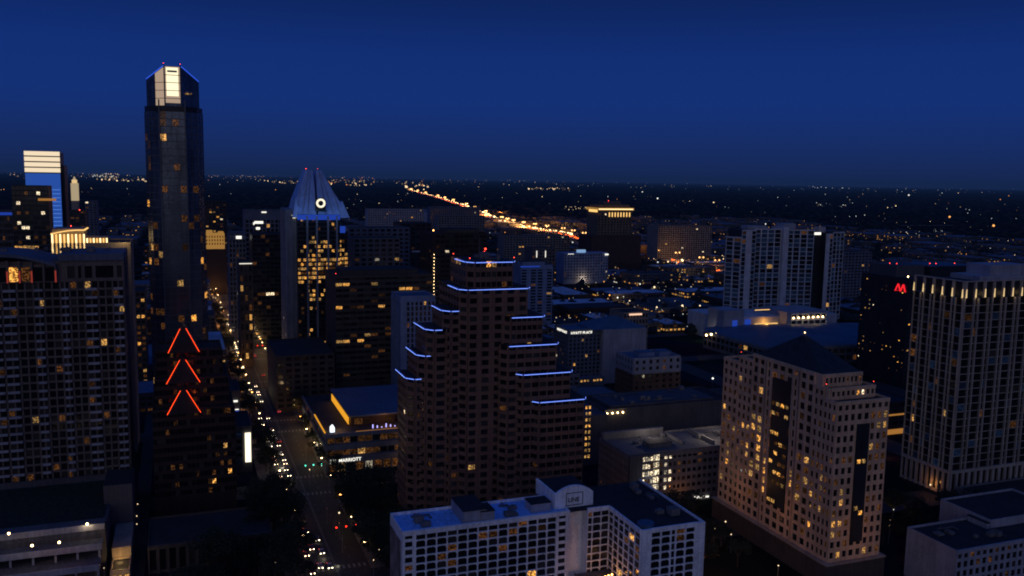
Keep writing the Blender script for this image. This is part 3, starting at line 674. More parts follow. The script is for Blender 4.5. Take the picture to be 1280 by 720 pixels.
# ---- dark maroon tower with string of lights
b = Bld('maroon_tower', 'plain dark maroon slab tower with red roof beacons behind the stepped tower', 'office tower', (195, 645), [M['dkred']]).foot(174, 222, 625, 672)
xA, za = PY(541, 291, 630); xB, _ = PY(609, 291, 630)
b.mass(xA, xB, 630, 665, 0, za-1)
b.facade((xA+2, 630), (xB, 630), 6, za-2, 11, 27, pw=.16, sh=.55, pd=.3, sd=.24, lit=.003, dim=.008, cornice=False)
b.facade((xA, 665), (xA, 630), 6, za-2, 8, 27, pw=.3, sh=.5, lit=0, dim=.02, cornice=False)
sg_ = MB()
for i in range(26): sg_.ball((xA+.9, 629.2, 30+i*2.5), .22, 0, 5, 3)
b.part('light_string', sg_, M['lampwarm']); 
for px in (546, 575, 584, 590): x = PY(px, 288, 630)[0]; beacon(b, x, 631+R.random()*20, za, .5 if px > 560 else .7, 'beacon' if px > 550 else 'lampor')
unit(b, xA+14, xB-3, 640, 660, za-1, za+2.2, 'brown')
b.finish()

# ---- pair behind on the avenue: blue panel block and black slab
Yg = 780; xA, za = PY(315, 294, Yg); xB, _ = PY(358, 292, Yg)
b = Bld('black_slab_tower', 'black slab office tower with two faint lit floors left of the clock tower', 'office tower', ((xA+xB)/2, Yg+15), [M['dkglassy']]).foot(xA-2, xB+2, Yg, Yg+35)
b.mass(xA, xB, Yg, Yg+32, 0, za)
b.facade((xA, Yg), (xB, Yg), 6, za, 8, 24, pw=.1, sh=.35, cornice=False, kind=lambda c, j: (3 if R.random() < .3 else 1) if j == 10 and 0 < c < 6 else (1 if R.random() < .05 else 0)); b.finish()
Yg = 890; xA, za = PY(306, 264, Yg); xB, _ = PY(357, 262, Yg)
b = Bld('blue_panel_tower', 'blue grey bank block with small white lit signs above the black slab tower', 'office tower', ((xA+xB)/2, Yg+15), [M['greyblue']]).foot(xA-2, xB+10, Yg, Yg+35)
b.mass(xA, xB+9, Yg, Yg+32, 0, za)
b.facade((xA, Yg), (xB+9, Yg), 6, za-8, 12, 22, pw=.3, sh=.3, lit=.01, dim=.04)
sn = MB()
for px0, px1, py0, py1 in ((327, 333, 264.5, 266), (318, 329, 276.5, 279.5), (316.5, 318, 278, 281), (320, 325, 284, 287)):
    a0, z1_ = PY(px0, py0, Yg-.6); a1, z0_ = PY(px1, py1, Yg-.6); sn.box(a0, a1, Yg-.7, Yg-.5, z0_, z1_)
b.part('lit_sign', sn, M['sign']); b.finish()
Yg = 820; xA, za = PY(286, 295, Yg); xB, _ = PY(307, 294, Yg)
b = Bld('narrow_blue_tower', 'narrow blue grey tower with one white lit rooftop sign left of the black slab', 'office tower', ((xA+xB)/2, Yg+12), [M['greyblue']]).foot(xA-2, xB+2, Yg, Yg+35)
b.mass(xA, xB, Yg, Yg+28, 0, za); b.facade((xA, Yg), (xB, Yg), 6, za-3, 5, 20, pw=.4, sh=.3, lit=.01, dim=.04)
sn = MB(); a0, z1_ = PY(295, 295, Yg-.6); a1, z0_ = PY(302, 298.5, Yg-.6); sn.box(a0, a1, Yg-.8, Yg-.5, z0_, z1_); b.part('lit_sign', sn, M['sign']); b.finish()
Yg = 700; xA, za = PY(299, 329, Yg); xB, _ = PY(315, 328, Yg)
b = Bld('avenue_corner_block', 'small dark block with a lit cornice line by the avenue', 'building', ((xA+xB)/2, Yg+12), [M['brown']]).foot(xA-2, xB+2, Yg, Yg+30)
b.mass(xA, xB, Yg, Yg+28, 0, za); b.facade((xA, Yg), (xB, Yg), 4, za-2, 3, 10, pw=.4, sh=.4, lit=.1, dim=.1, cornice=False)
sn = MB(); sn.box(xA, xB, Yg-.7, Yg-.4, za-.6, za-.1); b.part('light_strip', sn, M['sign']); b.finish()

# ---- floodlit courthouse at the end of the avenue
Yg = 1150; xA, za = PY(256, 289, Yg); xB, zb2 = PY(281, 311, Yg)
b = Bld('floodlit_court_building', 'small stone building washed in yellow floodlight right of the tallest tower', 'building', ((xA+xB)/2, Yg+12), [emis('stone_painted_glow', (1, .50, .12), .34, .0), M['dkred']]).foot(xA-2, xB+2, Yg, Yg+30)  # floodlight painted in as glow of the upper walls, unlit base darkened
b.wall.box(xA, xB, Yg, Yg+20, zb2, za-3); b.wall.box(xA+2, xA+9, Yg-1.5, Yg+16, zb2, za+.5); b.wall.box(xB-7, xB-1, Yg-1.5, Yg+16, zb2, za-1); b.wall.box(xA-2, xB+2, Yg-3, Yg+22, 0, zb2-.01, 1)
for j in range(3):
    for i in range(7): b.win.append((xA+2+i*(xB-xA-4)/6, Yg-1.6, za-8-j*4.4, 1.3, 2.4, 0, 1))
b.finish()

# ---- blue-lit tower with white bands, far left
Yg = 1000; x0, zt = PY(30, 188, Yg); x1, _ = PY(74, 189, Yg); zm = PY(50, 216, Yg)[1]; zb_ = PY(50, 232, Yg)[1]; xc = PY(62, 232, Yg)[0]
b = Bld('blue_lit_tower', 'tower washed in blue light with four cream glowing bands at its top, far left', 'skyscraper', ((x0+x1)/2, Yg+15), [M['dkglassy'], emis('blue_painted_glow', (.05, .18, .85), .42)]).foot(x0-3, x1+12, Yg, Yg+40)  # blue wash of light painted in as emission of the facade
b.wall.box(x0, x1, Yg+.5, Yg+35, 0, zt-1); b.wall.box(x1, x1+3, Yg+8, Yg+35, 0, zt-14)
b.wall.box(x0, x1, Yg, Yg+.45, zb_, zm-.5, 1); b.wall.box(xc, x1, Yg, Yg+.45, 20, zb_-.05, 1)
bd = MB(); hb = (zt-zm)/4
for i in range(4): bd.box(x0-.2, x1+.2, Yg-.6, Yg+.4, zm+i*hb+hb*.12, zm+(i+1)*hb-hb*.1)
b.part('light_band', bd, emis('band_light', (1, .80, .55), .95)); ln = MB()
for z in range(30, int(zb_), 4): ln.box(xc+.5, x1-.5, Yg-.25, Yg-.05, z, z+.7)
b.part('floor_edge', ln, emis('floor_blue', (.12, .32, 1), .65)); b.finish()
for (pa, pb, py, Yg, nm, lb) in ((14, 60, 233, 860, 'dark_glass_tower', 'dark glass tower with greenish lit floors in front of the blue lit tower'), (74, 80, 216, 1080, 'slim_dark_tower', 'slim unlit dark tower right behind the blue lit tower')):
    x0, zt = PY(pa, py, Yg); x1, _ = PY(pb, py, Yg)
    b = Bld(nm, lb, 'tower', ((x0+x1)/2, Yg+12), [M['dkglassy']]).foot(x0-2, x1+2, Yg, Yg+30); b.mass(x0, x1, Yg, Yg+25, 0, zt)
    b.facade((x0, Yg), (x1, Yg), 8, zt, 9 if pb-pa > 20 else 2, 30, pw=.1, sh=.35, cornice=False, kind=lambda c, j: 2 if j == 17 and c < 6 else 3 if (R.random() < .045 and j > 17) else 1 if R.random() < .06 else 0)
    if pb-pa > 20:
        q = MB(); q.box(x0+20, x0+34, Yg-.8, Yg-.5, zt-12, zt-10); b.part('light_strip', q, M['golddim'])
    b.finish()
# blue band building at the left edge, and the far floodlit clock tower
Yg = 900; x0, zt = PY(-12, 264, Yg); x1, _ = PY(15, 264, Yg)
b = Bld('blue_band_building', 'low block with a glowing blue roof band at the left edge', 'building', ((x0+x1)/2, Yg+10), [M['greywall']]).foot(x0, x1, Yg, Yg+20)
b.mass(x0, x1, Yg, Yg+20, 0, zt); b.facade((x0, Yg), (x1, Yg), 4, zt-5, 8, 18, pw=.2, sh=.4, lit=.02, dim=.1, cornice=False); q = MB(); q.box(x0, x1, Yg-.8, Yg-.4, zt-3.4, zt-1); b.part('light_band', q, M['blueflood']); b.finish()
Yg = 2000; x0, zb_ = PY(89, 249, Yg); x1, _ = PY(98, 249, Yg); zt = PY(93, 229, Yg)[1]; zp = PY(93, 220.5, Yg)[1]; xm = (x0+x1)/2
b = Bld('campus_clock_tower', 'small floodlit stone tower with lantern top on the left skyline', 'tower', (xm, Yg+8), [emis('shaft_painted_glow', (1, .78, .48), .42), emis('lantern', (1, .7, .32), .8), M['tan']]).foot(x0, x1, Yg, Yg+20)  # floodlight on the shaft is painted in as emission, without lamps
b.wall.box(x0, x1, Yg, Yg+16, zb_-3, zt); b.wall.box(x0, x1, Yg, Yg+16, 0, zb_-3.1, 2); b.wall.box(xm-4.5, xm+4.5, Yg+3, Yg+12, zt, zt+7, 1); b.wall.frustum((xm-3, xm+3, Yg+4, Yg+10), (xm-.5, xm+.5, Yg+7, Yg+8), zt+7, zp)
b.wall.box(x0-14, x1+14, Yg+16.5, Yg+50, 0, 25, 2); b.finish()

# ---- thin white tower right of stepped tower
Yg = 800; x0, zt = PY(651, 333, Yg); x1, _ = PY(691, 335, Yg)
b = Bld('slim_white_tower', 'slim blue grey residential tower with blue roof light right of the stepped tower', 'apartment tower', ((x0+x1)/2, Yg+14), [M['bluegrid']]).foot(x0-2, x1+2, Yg, Yg+32)
b.mass(x0, x1, Yg, Yg+28, 0, zt); b.facade((x0, Yg), (x1, Yg), 8, zt-3, [1, -.4, 1, 1, -.4, 1], 18, pw=.35, sh=.4, lit=.01, dim=.03)
q = MB(); q.box(x0-.5, x0+20, Yg-.9, Yg-.6, zt-.9, zt+.2); b.part('light_band', q, M['blueflood']); unit(b, x0+4, x1-6, Yg+6, Yg+20, zt, zt+4, 'bluegrid'); b.finish()
Yg = 1100; x0, zt = PY(665, 311, Yg); x1, _ = PY(694, 312, Yg)
b = Bld('twin_light_block', 'grey block with two vertical white light strips behind the slim tower', 'building', ((x0+x1)/2, Yg+14), [M['greywall']]).foot(x0-2, x1+2, Yg, Yg+32)
b.mass(x0, x1, Yg, Yg+28, 0, zt); b.facade((x0, Yg), (x1, Yg), 6, zt-1, 7, 11, pw=.4, sh=.5, lit=.01, dim=.05)
q = MB()
for px in (671, 682): a, z1_ = PY(px, 313.5, Yg-1); q.box(a-.45, a+.45, Yg-1.2, Yg-.9, z1_-9, z1_)
b.part('light_strip', q, M['sign']); b.finish()

# ---- curved pale blue hotel block, mid distance
Yg = 1150; x0, zt = PY(706, 317, Yg); x1, _ = PY(762, 322, Yg)
b = Bld('curved_blue_block', 'pale blue hotel slab with small lit rooftop sign in the middle distance', 'hotel', ((x0+x1)/2, Yg+14), [M['bluegrid']]).foot(x0-2, x1+2, Yg, Yg+34)
n = 8
arcp = [(x0+(x1-x0)*i/n, Yg+10*abs(i/n-.35)**1.5) for i in range(n+1)]
b.wall.prism(arcp + [(x1, Yg+30), (x0, Yg+30)], 0, zt)
for (p0, p1) in zip(arcp, arcp[1:]): b.facade(p0, p1, 5, zt-2, 2, 9, pw=.5, sh=.5, pd=.2, sd=.15, lit=.01, dim=.05, cornice=False)
q = MB(); q.box(x1-6.5, x1-1.0, Yg+2, Yg+2.4, zt-3.4, zt-1.4); q.box(x0+5, x0+14, Yg-.6, Yg-.3, zt-1, zt-.4); b.part('lit_sign', q, M['sign'])
q = MB(); q.box(x0+24, x0+36, Yg+6, Yg+12, zt+.5, zt+4.5); b.part('rooftop_glow', q, emis('roof_glow', (.35, .6, 1), .6)); b.finish()
# dark glass box with pale frame
Yg = 1500; x0, zt = PY(783, 307, Yg); x1, _ = PY(820, 305, Yg)
b = Bld('dark_glass_box', 'dark glass office box with pale frame below the floodlit crown tower', 'office building', ((x0+x1)/2, Yg+14), [M['pale'], M['dkglassy']]).foot(x0-2, x1+10, Yg, Yg+34)
b.mass(x0, x1+7, Yg+1, Yg+34, 0, zt); b.wall.box(x0+2, x1-1, Yg, Yg+.9, 4, zt-1, 1); b.facade((x1, Yg+1), (x1+7, Yg+1), 3, zt-1, 3, 7, pw=.4, sh=.4); b.finish()

# ---- distant floodlit crown tower
Yg = 1290
def gx(px, py=280): return PY(px, py, Yg)
b = Bld('distant_crown_tower', 'distant stepped hotel tower with golden floodlit crown and red beacon', 'hotel', (gx(768)[0], Yg+20), [surf('crown_stone', (.13, .11, .09), .9), emis('crown_painted_glow', (1, .52, .14), .33), surf('base_brick', (.05, .032, .03), .9)]).foot(gx(735)[0], gx(802)[0], Yg-6, Yg+50)  # crown floodlight painted in: the wall itself emits
x0, x1 = gx(746)[0], gx(790)[0]; zt = gx(768, 263)[1]
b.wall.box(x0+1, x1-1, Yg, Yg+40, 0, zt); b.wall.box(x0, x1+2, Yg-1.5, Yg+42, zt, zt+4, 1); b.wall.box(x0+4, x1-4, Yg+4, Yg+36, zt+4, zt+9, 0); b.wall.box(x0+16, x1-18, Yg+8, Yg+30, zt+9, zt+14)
b.wall.box(gx(738)[0], gx(800)[0], Yg-5, Yg+44, 0, gx(768, 294)[1], 2)
b.facade((x0+1, Yg), (x1-1, Yg), gx(768, 293)[1], zt-1, 11, 9, pw=.5, sh=.45, lit=0, dim=.03, pd=.8, cornice=False)
g = MB()
for i in range(8): x = gx(761+i*3.6)[0]; g.box(x-.9, x+.9, Yg-1.4, Yg-1.0, gx(768, 271)[1], gx(768, 265.5)[1])
b.part('uplight_glow', g, M['gold']); g = MB(); g.box(x0+2, x1, Yg-2.2, Yg-1.7, zt+1.3, zt+2.6); b.part('cornice_light', g, M['goldhot'])  # pools of uplight painted as glowing boxes on the wall
g = MB(); g.box(x0-.5, x0+.2, Yg-1, Yg+30, zt-3, zt+1); b.part('cornice_light', g, M['gold'])
beacon(b, gx(765)[0], Yg+15, zt+14, 1.0); b.finish()

# ---- twin white-framed apartment tower
b = Bld('twin_frame_tower', 'white framed twin apartment tower with dark recess and lit rooftop sign', 'apartment tower', (610, 770), [M['white'], M['dkglassy'], M['pale']]).foot(535, 665, 700, 830)
z100 = 98.5
A = P(919, 290, z100); Bp = P(946, 291, z100); C = P(980, 289, z100); D = P(1017, 295, z100); G = P(1030, 296, z100); Q = P(1053, 294, z100)
def wing(p0, p1, dep, cols, rows, z1, blanks=(), z0=8):
    L = hypot(p1[0]-p0[0], p1[1]-p0[1]); d = ((p1[0]-p0[0])/L, (p1[1]-p0[1])/L)
    b.wall.obox(p0, d, 0, L, -dep, 0, 0, z1, 1); b.roof.obox(p0, d, .3, L-.3, -dep+.3, -.3, z1, z1+.3)
    b.facade(p0, p1, z0, z1, cols, rows, pw=.16, sh=.14, pd=.6, sd=.5, kind=lambda c, j: 1 if R.random() < .03 or (j == rows-1 and R.random() < .4) else 2 if R.random() < .008 else 4 if R.random() < .5 else 0, cornice=True)
xs = lambda px: P(px, 292, z100)[0]
Y0 = 742
def XA(px): return PY(px, 300, Y0)[0]
def zz(py, px=980): return PY(px, py, Y0)[1]
wing((XA(918), Y0+14), (XA(927), Y0), 20, 2, 20, zz(297)); wing((XA(927), Y0), (XA(944), Y0-1), 26, [1, -1.2, 1], 21, zz(288))
wing((XA(947), Y0+6), (XA(979), Y0+4), 26, 4, 21, zz(287))
b.wall.box(XA(979), XA(986), Y0, Y0+20, 0, zz(284), 0)
wing((XA(986), Y0+4), (XA(1014), Y0-4), 26, 4, 21, zz(288))
b.wall.box(XA(1014), XA(1028), Y0+2, Y0+24, 0, zz(292), 1)
wing((XA(1027), Y0-6), (XA(1036), Y0-6), 24, [-1.2, 1], 20, zz(293)); wing((XA(1036), Y0-6), (XA(1053), Y0-2), 24, 3, 20, zz(291))
b.wall.box(XA(940), XA(965), Y0+8, Y0+20, zz(287), zz(283), 2); b.wall.box(XA(985), XA(1000), Y0+8, Y0+22, zz(287), zz(280), 2); b.wall.box(XA(1026), XA(1033), Y0+2, Y0+12, zz(291), zz(284), 2)
q = MB(); a0, z1_ = PY(1015.5, 290.5, Y0-3); a1, z0_ = PY(1026, 293.5, Y0-3); q.box(a0, a1, Y0-3.2, Y0-2.8, z0_, z1_); b.part('lit_sign', q, M['sign'])
# podium
Y1 = 690
def XB(px): return PY(px, 395, Y1)[0]
def zB(py, px=960): return PY(px, py, Y1)[1]
b.wall.box(XB(905), XB(1046), Y1, Y0+10, 0, zB(396)); b.wall.box(XB(900), XB(925), Y1-6, Y1+20, 0, zB(385), 2); b.wall.box(XB(975), XB(1024), Y1-10, Y1+30, 0, zB(389), 2)
b.facade((XB(980), Y1-10), (XB(1024), Y1-10), 6, zB(392), 6, 3, pw=.2, sh=.4, lit=0, dim=.1)
q = MB()
for i in range(7): q.ball((XB(983+i*6), Y1-11, zB(394.5, 1000)), .75, 0, 6, 4)
b.part('lamp_row', q, M['lampwarm'])
q = MB(); q.box(XB(943), XB(972), Y1-.9, Y1-.4, zB(405.5), zB(404)); q.box(XB(942), XB(960), Y1-2, Y1-1.5, zB(387), zB(386.2)); b.part('terrace_light', q, M['gold'])
q = MB(); q.box(XB(911), XB(917), Y1-6.6, Y1-6.2, zB(408), zB(397)); q.box(XB(931), XB(938), Y1-.9, Y1-.5, zB(409), zB(398)); b.part('blue_light', q, M['blueflood'])
b.finish(); light(XB(955), Y1-5, zB(403), 2200, (1, .42, .06), 1)

# ---- convention centre
b = Bld('convention_centre', 'broad low convention hall with faceted blue metal roof', 'convention centre', (470, 620), [M['concrete'], M['dkglassy']]).foot(340, 640, 545, 700)
b.rm = [M['roofteal']]
pA, pB, pC, pD = P(878, 412, 18), P(960, 430, 18), P(1075, 424, 18), P(1068, 408, 18)
pE = P(905, 408, 18)
b.wall.prism([P(880, 414, 15), P(960, 436, 15), P(1100, 430, 15), P(1085, 405, 15), P(905, 407, 15)], 0, 15)
n0 = len(b.roof.v); rp = [(*P(878, 411, 15.3), 15.3), (*P(960, 434, 15.3), 15.3), (*P(1102, 428, 15.3), 15.3), (*P(1086, 403, 15.3), 15.3), (*P(905, 405, 15.3), 15.3), (*P(1000, 409, 20.5), 20.5)]
b.roof.v += rp
for i in range(5): b.roof.f.append((n0+i, n0+(i+1) % 5, n0+5)); b.roof.m.append(0)
q0, q1 = P(880, 414, 15), P(960, 436, 15); b.facade(q0, q1, 1, 13, 14, 2, pw=.2, sh=.3, lit=.02, dim=.06); b.facade(q1, P(1100, 430, 15), 1, 13, 16, 2, pw=.2, sh=.3, lit=0, dim=.06)
q = MB()
for px, py in ((883, 419), (889, 418), (895, 417.5), (901, 417)): x, z = PY(px, py, q0[1]-12); q.ball((x, q0[1]-12, z), .9, 0, 6, 4)
b.part('lamp_row', q, M['lampwarm']); b.finish()

# ---- dark marriott slab
b = Bld('dark_hotel_slab', 'black hotel slab with a red rooftop logo beside the gridded tower at right', 'hotel', (530, 525), [M['dkglassy'], M['greywall']]).foot(500, 575, 496, 560)
zU = 80
b.mass(505, 560, 499, 548, 0, zU)
b.facade((505, 548), (505, 499), 8, zU-3, 12, 21, pw=.72, sh=.72, lit=.08, dim=.06, pd=.15, sd=.12, cornice=False)
b.facade((505, 499), (560, 499), 8, zU-3, 12, 21, pw=.66, sh=.66, lit=.03, dim=.03, pd=.15, sd=.12, cornice=False)
b.wall.box(512, 540, 520, 548, zU, zU+8.5, 1); b.wall.box(541, 590, 515, 548, zU+0, zU+8.0, 0)
mk = MB()
def sl(y0, y1, z0, z1, w): mk.hexa([(504.2, y0, z0), (504.2, y0-w, z0), (504.5, y0-w, z0), (504.5, y0, z0), (504.2, y1, z1), (504.2, y1-w, z1), (504.5, y1-w, z1), (504.5, y1, z1)])
yl, zl = 512.5, 70.7                         # slanted M mark on the west face
sl(yl, yl-2.6, zl, zl+5.6, 1.1); sl(yl-5.0, yl-2.6, zl, zl+5.6, 1.3); sl(yl-5.0, yl-7.6, zl, zl+5.6, 1.3); sl(yl-9.6, yl-7.6, zl, zl+5.6, 1.4); sl(yl-1.2, yl-4.6, zl+.2, zl+1.0, .9)
b.part('logo_sign', mk, M['signred'])
for x, y in ((513, 528), (516, 524), (545, 520), (549, 518), (567, 517)): beacon(b, x, y, zU+8.6, .55)
beacon(b, 507, 503, zU+1, .8, 'lampwarm')
b.finish()

# ---- gridded residential tower, right edge
b = Bld('gridded_residential_tower', 'tall glass residential tower with pale fins and lit parapet columns at the right edge', 'apartment tower', (375, 325), [M['fs_frame'], M['dkglassy'], M['pale']]).foot(336, 430, 300, 345)
zV = 105.0; xw = 341.6
b.wall.box(xw, 420, 304.6, 334, 0, zV-7.5, 1); b.wall.box(xw+2.2, 420, 307.2, 331, zV-7.5, zV-.6, 1); b.roof.box(xw+2.4, 419, 307.4, 330, zV-.59, zV-.4)
b.blind = .05
kv = lambda c, j: 2 if R.random() < .004 else 1 if R.random() < .035 else 4 if R.random() < .06 else 0
b.facade((xw, 334), (xw, 304.6), 14, zV-7.5, [1, .5]*4+[1], 23, pw=.13, sh=.09, pd=.9, sd=.2, kind=kv, cornice=False)
b.facade((xw, 304.6), (420, 304.6), 14, zV-7.5, [1, .45]*9, 23, pw=.15, sh=.09, pd=.9, sd=.2, kind=kv, cornice=False)
b.facade((xw, 334), (xw, 304.6), 2, 13.6, 9, 1, pw=.4, sh=.1, kind=lambda c, j: 0, pd=.8); b.facade((xw, 304.6), (420, 304.6), 2, 13.6, 20, 1, pw=.4, sh=.1, kind=lambda c, j: 0, pd=.8)
lam = MB()
for i in range(6): y = 334-i*5.8; b.wall.box(xw-.6, xw+.3, y-.5, y+.5, zV-7.5, zV+.2); lam.frustum((xw-.85, xw-.65, y-.35, y+.35), (xw-.85, xw-.65, y-.12, y+.12), zV-7.2, zV-3.2)
for i in range(14): x = xw+.6+i*5.9; b.wall.box(x-.5, x+.5, 304.0, 304.9, zV-7.5, zV+.2); lam.frustum((x-.35, x+.35, 303.75, 303.95), (x-.12, x+.12, 303.75, 303.95), zV-7.2, zV-3.2)
b.part('column_uplight', lam, emis('uplight_glow', (1, .70, .32), .85))
for i in range(1, 13, 2): light(xw+.6+i*5.9, 303.0, zV-6.6, 70, (1, .7, .35), .3)
for i in range(1, 6, 2): light(xw-1.6, 334-i*5.8, zV-6.6, 70, (1, .7, .35), .3)
b.wall.box(xw-.7, 420, 303.9, 304.7, zV+.2, zV+.7); b.wall.box(xw-.7, xw+.2, 304.7, 334, zV+.2, zV+.7)
b.wall.box(xw+16, 402, 311, 328, zV-.4, zV+1.8, 2); b.wall.box(xw+25, 392, 313, 327, zV+1.8, zV+6.8, 2); b.wall.box(xw+46, 392, 312.4, 312.95, zV+1.9, zV+7.4, 2)
b.finish()
b = Bld('riverside_podium', 'low terraced podium with bright canopy light in front of the gridded tower', 'podium', (380, 290), [M['concrete']]).foot(335, 430, 262, 303)
b.mass(344, 420, 268, 302, 0, 6.5); q = MB(); q.box(352, 362, 267.3, 267.7, 4.6, 5.2); q.box(372, 384, 267.3, 267.7, 4.2, 5.4); b.part('canopy_light', q, M['crown']); b.finish(); light(378, 262, 4, 600, (.9, 1, .7))

# ---- white block lower right corner
b = Bld('white_corner_block', 'pale flat roofed apartment block with square windows in the lower right corner', 'apartment block', (280, 237), [M['pale'], M['concrete']]).foot(250, 330, 215, 262)
zX = 18.5
b.mass(258.6, 310, 225, 248, 0, zX); b.mass(290, 330, 238, 262, 0, zX+2.5)
b.facade((258.6, 225), (310, 225), 1, zX, 17, 5, pw=.4, sh=.35, lit=.04, dim=.06, pd=.3, sd=.25)
hvac(b, 262, 288, 229, 243, zX+.1, 6); unit(b, 288, 289.6, 238, 247, zX, zX+2.4, 'pale'); b.finish()

# ---- grey garage block with bright windows
b = Bld('grey_perforated_block', 'grey perforated block with a bright white lit stair bay behind the white hotel', 'building', (215, 370), [M['concrete'], M['greywall']]).foot(184, 266, 334, 402)
b.rm = [M['roofgrey']]
b.mass(188.5, 262, 342, 371, 0, 25, m=0)
kq = lambda c, j: 3 if c in (1, 2, 3, 5, 6) and j > 0 and R.random() < .85 else (3 if R.random() < .02 else 1 if R.random() < .08 else 0)
b.facade((195, 342), (262, 342), 2, 24, [1]*9+[1.2]*16, 6, pw=.35, sh=.5, kind=kq, pd=.25, sd=.2)
b.facade((188.5, 371), (188.5, 342), 2, 24, 14, 6, pw=.5, sh=.5, lit=0, dim=.01)
b.wall.box(188.6, 203.5, 340.2, 341.9, 0, 25.5, 1)
for j in range(6):
    for i in range(4): b.win.append((195.6+i*1.35, 340.1, 5+j*3.5, 1.0, 2.1, 0, 3 if R.random() < .85 else 1))
    for i in range(3): b.win.append((201.0+i*1.05, 340.1, 5+j*3.5, .9, 2.7, 0, 3))
b.wall.box(189, 222, 368.6, 370.4, 25, 28.5, 0); hvac(b, 200, 255, 346, 367, 25.1, 14); b.wall.box(236, 237, 346, 368, 25, 27); b.wall.box(222, 223, 350, 366, 25, 26.6); unit(b, 204, 216, 350, 357, 25, 27.2, 'concrete')
xs_, zs_ = PY(868, 623, 341)
q = MB()
for i in range(13): q.box(xs_+i*.62, xs_+i*.62+.42, 340.9, 341.1, zs_-.3, zs_+(.9 if i in (0, 3, 8) else .5))
b.part('lit_sign', q, M['sign']); b.finish(); light(215, 336, 6, 500, (1, .35, .1)); light(238, 352, 31, 1500, (1, .78, .55)); light(212, 360, 31, 1500, (1, .8, .65)); light(252, 362, 31, 1400, (1, .75, .5)); light(199, 337, 14, 260, (.9, .95, 1))

# ---- dark long hall behind it
b = Bld('dark_hall_block', 'long dark hall with a column of warm lit windows behind the grey perforated block', 'building', (235, 420), [M['greywall']]).foot(174, 292, 405, 452)
xA, zq = PY(757, 514, 408); xW = PY(741, 512, 408)[0]
b.mass(xA, 290, 408, 440, 0, zq); b.wall.box(xW-10, xA-.1, 405, 446, 0, zq-.8)
for j in range(9):
    for i in range(2): b.win.append((PY(732+i*4, 560, 404.9)[0], 404.9, 4+j*3.3, 1.1, 1.6, 0, 2))
b.wall.box(xA+5, 280, 412, 436, zq, zq+1.4); q = MB()
for i in range(4): q.ball((PY(759+i*6.5, 518, 407.4)[0], 407.3, zq-1.2), .45, 0, 6, 4)
b.part('lamp_row', q, M['lampwarm']); hvac(b, xA+8, 280, 412, 436, zq+1.5, 10); b.finish()

# ---- hotel with lit letters
b = Bld('lettered_hotel', 'grey hotel with white lit lettering on two sides right of the stepped tower', 'hotel', (275, 600), [M['greyblue'], M['pale']]).foot(262, 345, 560, 640)
b.rm = [M['roofteal']]
zh = 40; x0, y0 = P(711, 414, zh); 
b.mass(x0, x0+29, y0, y0+26, 0, zh)
b.facade((x0, y0), (x0+29, y0), 4, zh-3.2, 9, 11, pw=.45, sh=.4, lit=.02, dim=.03); b.facade((x0, y0+26), (x0, y0), 4, zh-3.2, 7, 11, pw=.45, sh=.4, lit=.01, dim=.03)
b.wall.box(x0+26, x0+62, y0-4, y0+24, 0, zh+.5, 1)
n0 = len(b.wall.v); b.roof.v += []
g = MB(); k0 = 0; g.v += [(x0+18, y0-4, zh+.5), (x0+63, y0-4, zh+.5), (x0+63, y0+30, zh+.5), (x0+18, y0+30, zh+.5), (x0+38, y0+10, zh+8.5), (x0+43, y0+10, zh+8.5)]
for f in ((0, 1, 5, 4), (1, 2, 5), (2, 3, 4, 5), (3, 0, 4)): g.f.append(f); g.m.append(0)
b.part('hipped_roof', g, M['roofteal'])
text(b, 'HYATT PLACE', (x0+1.6, y0-.3, zh-2.5), E_, 2.7, M['sign'], out=.1, ext=.1); text(b, 'HYATT PLACE', (x0-.3, y0+20, zh-2.5), S_, 2.7, M['sign'], out=.1)
b.wall.box(x0+4, x0+24, y0-12, y0-6, 0, 7.5)
for i in range(7):
    if i != 3: b.win.append((x0+5.5+i*2.6, y0-12.1, 4.6, 1.7, 1.3, 0, 2))
b.finish()
b = Bld('brown_stucco_block', 'brown block with pale blue upper floor and red dots, next to the lettered hotel', 'building', (320, 530), [surf('stucco_brown', (.14, .085, .055), .9), M['pale']]).foot(290, 360, 505, 560)
zo = 30; cA = P(765, 441, zo); cB = P(793, 450, zo); cC = P(838, 441, zo); sw(b, cB[0], cC[0], cB[1]+1, cA[1], 0, zo-11, 7, 6, 5, pw=.6, sh=.5, lit=0, dim=.03, cornice=False)
b.mass(cB[0], cC[0], cB[1]+1, cA[1], 0, zo-10.5, roof=False); b.rm = [M['roofteal']]; b.mass(cB[0]+.1, cC[0]-.1, cB[1]+1.1, cA[1]-.1, zo-10.4, zo, m=1)
sw(b, cB[0], cC[0], cB[1]+1, cA[1], zo-10, zo-1, 7, 6, 2, pw=.6, sh=.5, lit=.02, dim=.03, cornice=False, m=1)
unit(b, cB[0]+8, cB[0]+20, cB[1]+8, cB[1]+16, zo, zo+3, 'bluegrid', 'roofteal'); unit(b, cC[0]-14, cC[0]-5, cB[1]+6, cB[1]+14, zo, zo+3.4, 'bluegrid', 'roofteal'); b.finish()
Yg = 900; x0, zt = PY(783, 394, 640); x1, _ = PY(806, 394, 640)
b = Bld('lit_cornice_block', 'grey slab with one white glowing strip behind the lettered hotel', 'building', (x0+14, 655), [M['beige']]).foot(x0-4, x1+4, 640, 680)
b.mass(x0, x1+6, 645, 670, 0, zt+.5); b.facade((x0, 645), (x1+6, 645), 3, zt, 8, 7, pw=.4, sh=.4, lit=.01, dim=.04, cornice=False); q = MB(); q.box(x0+5, x1-.5, 643.8, 644.3, zt-1, zt+.3); b.part('light_strip', q, emis('warm_strip', (1, .6, .4), 1.2)); b.finish()

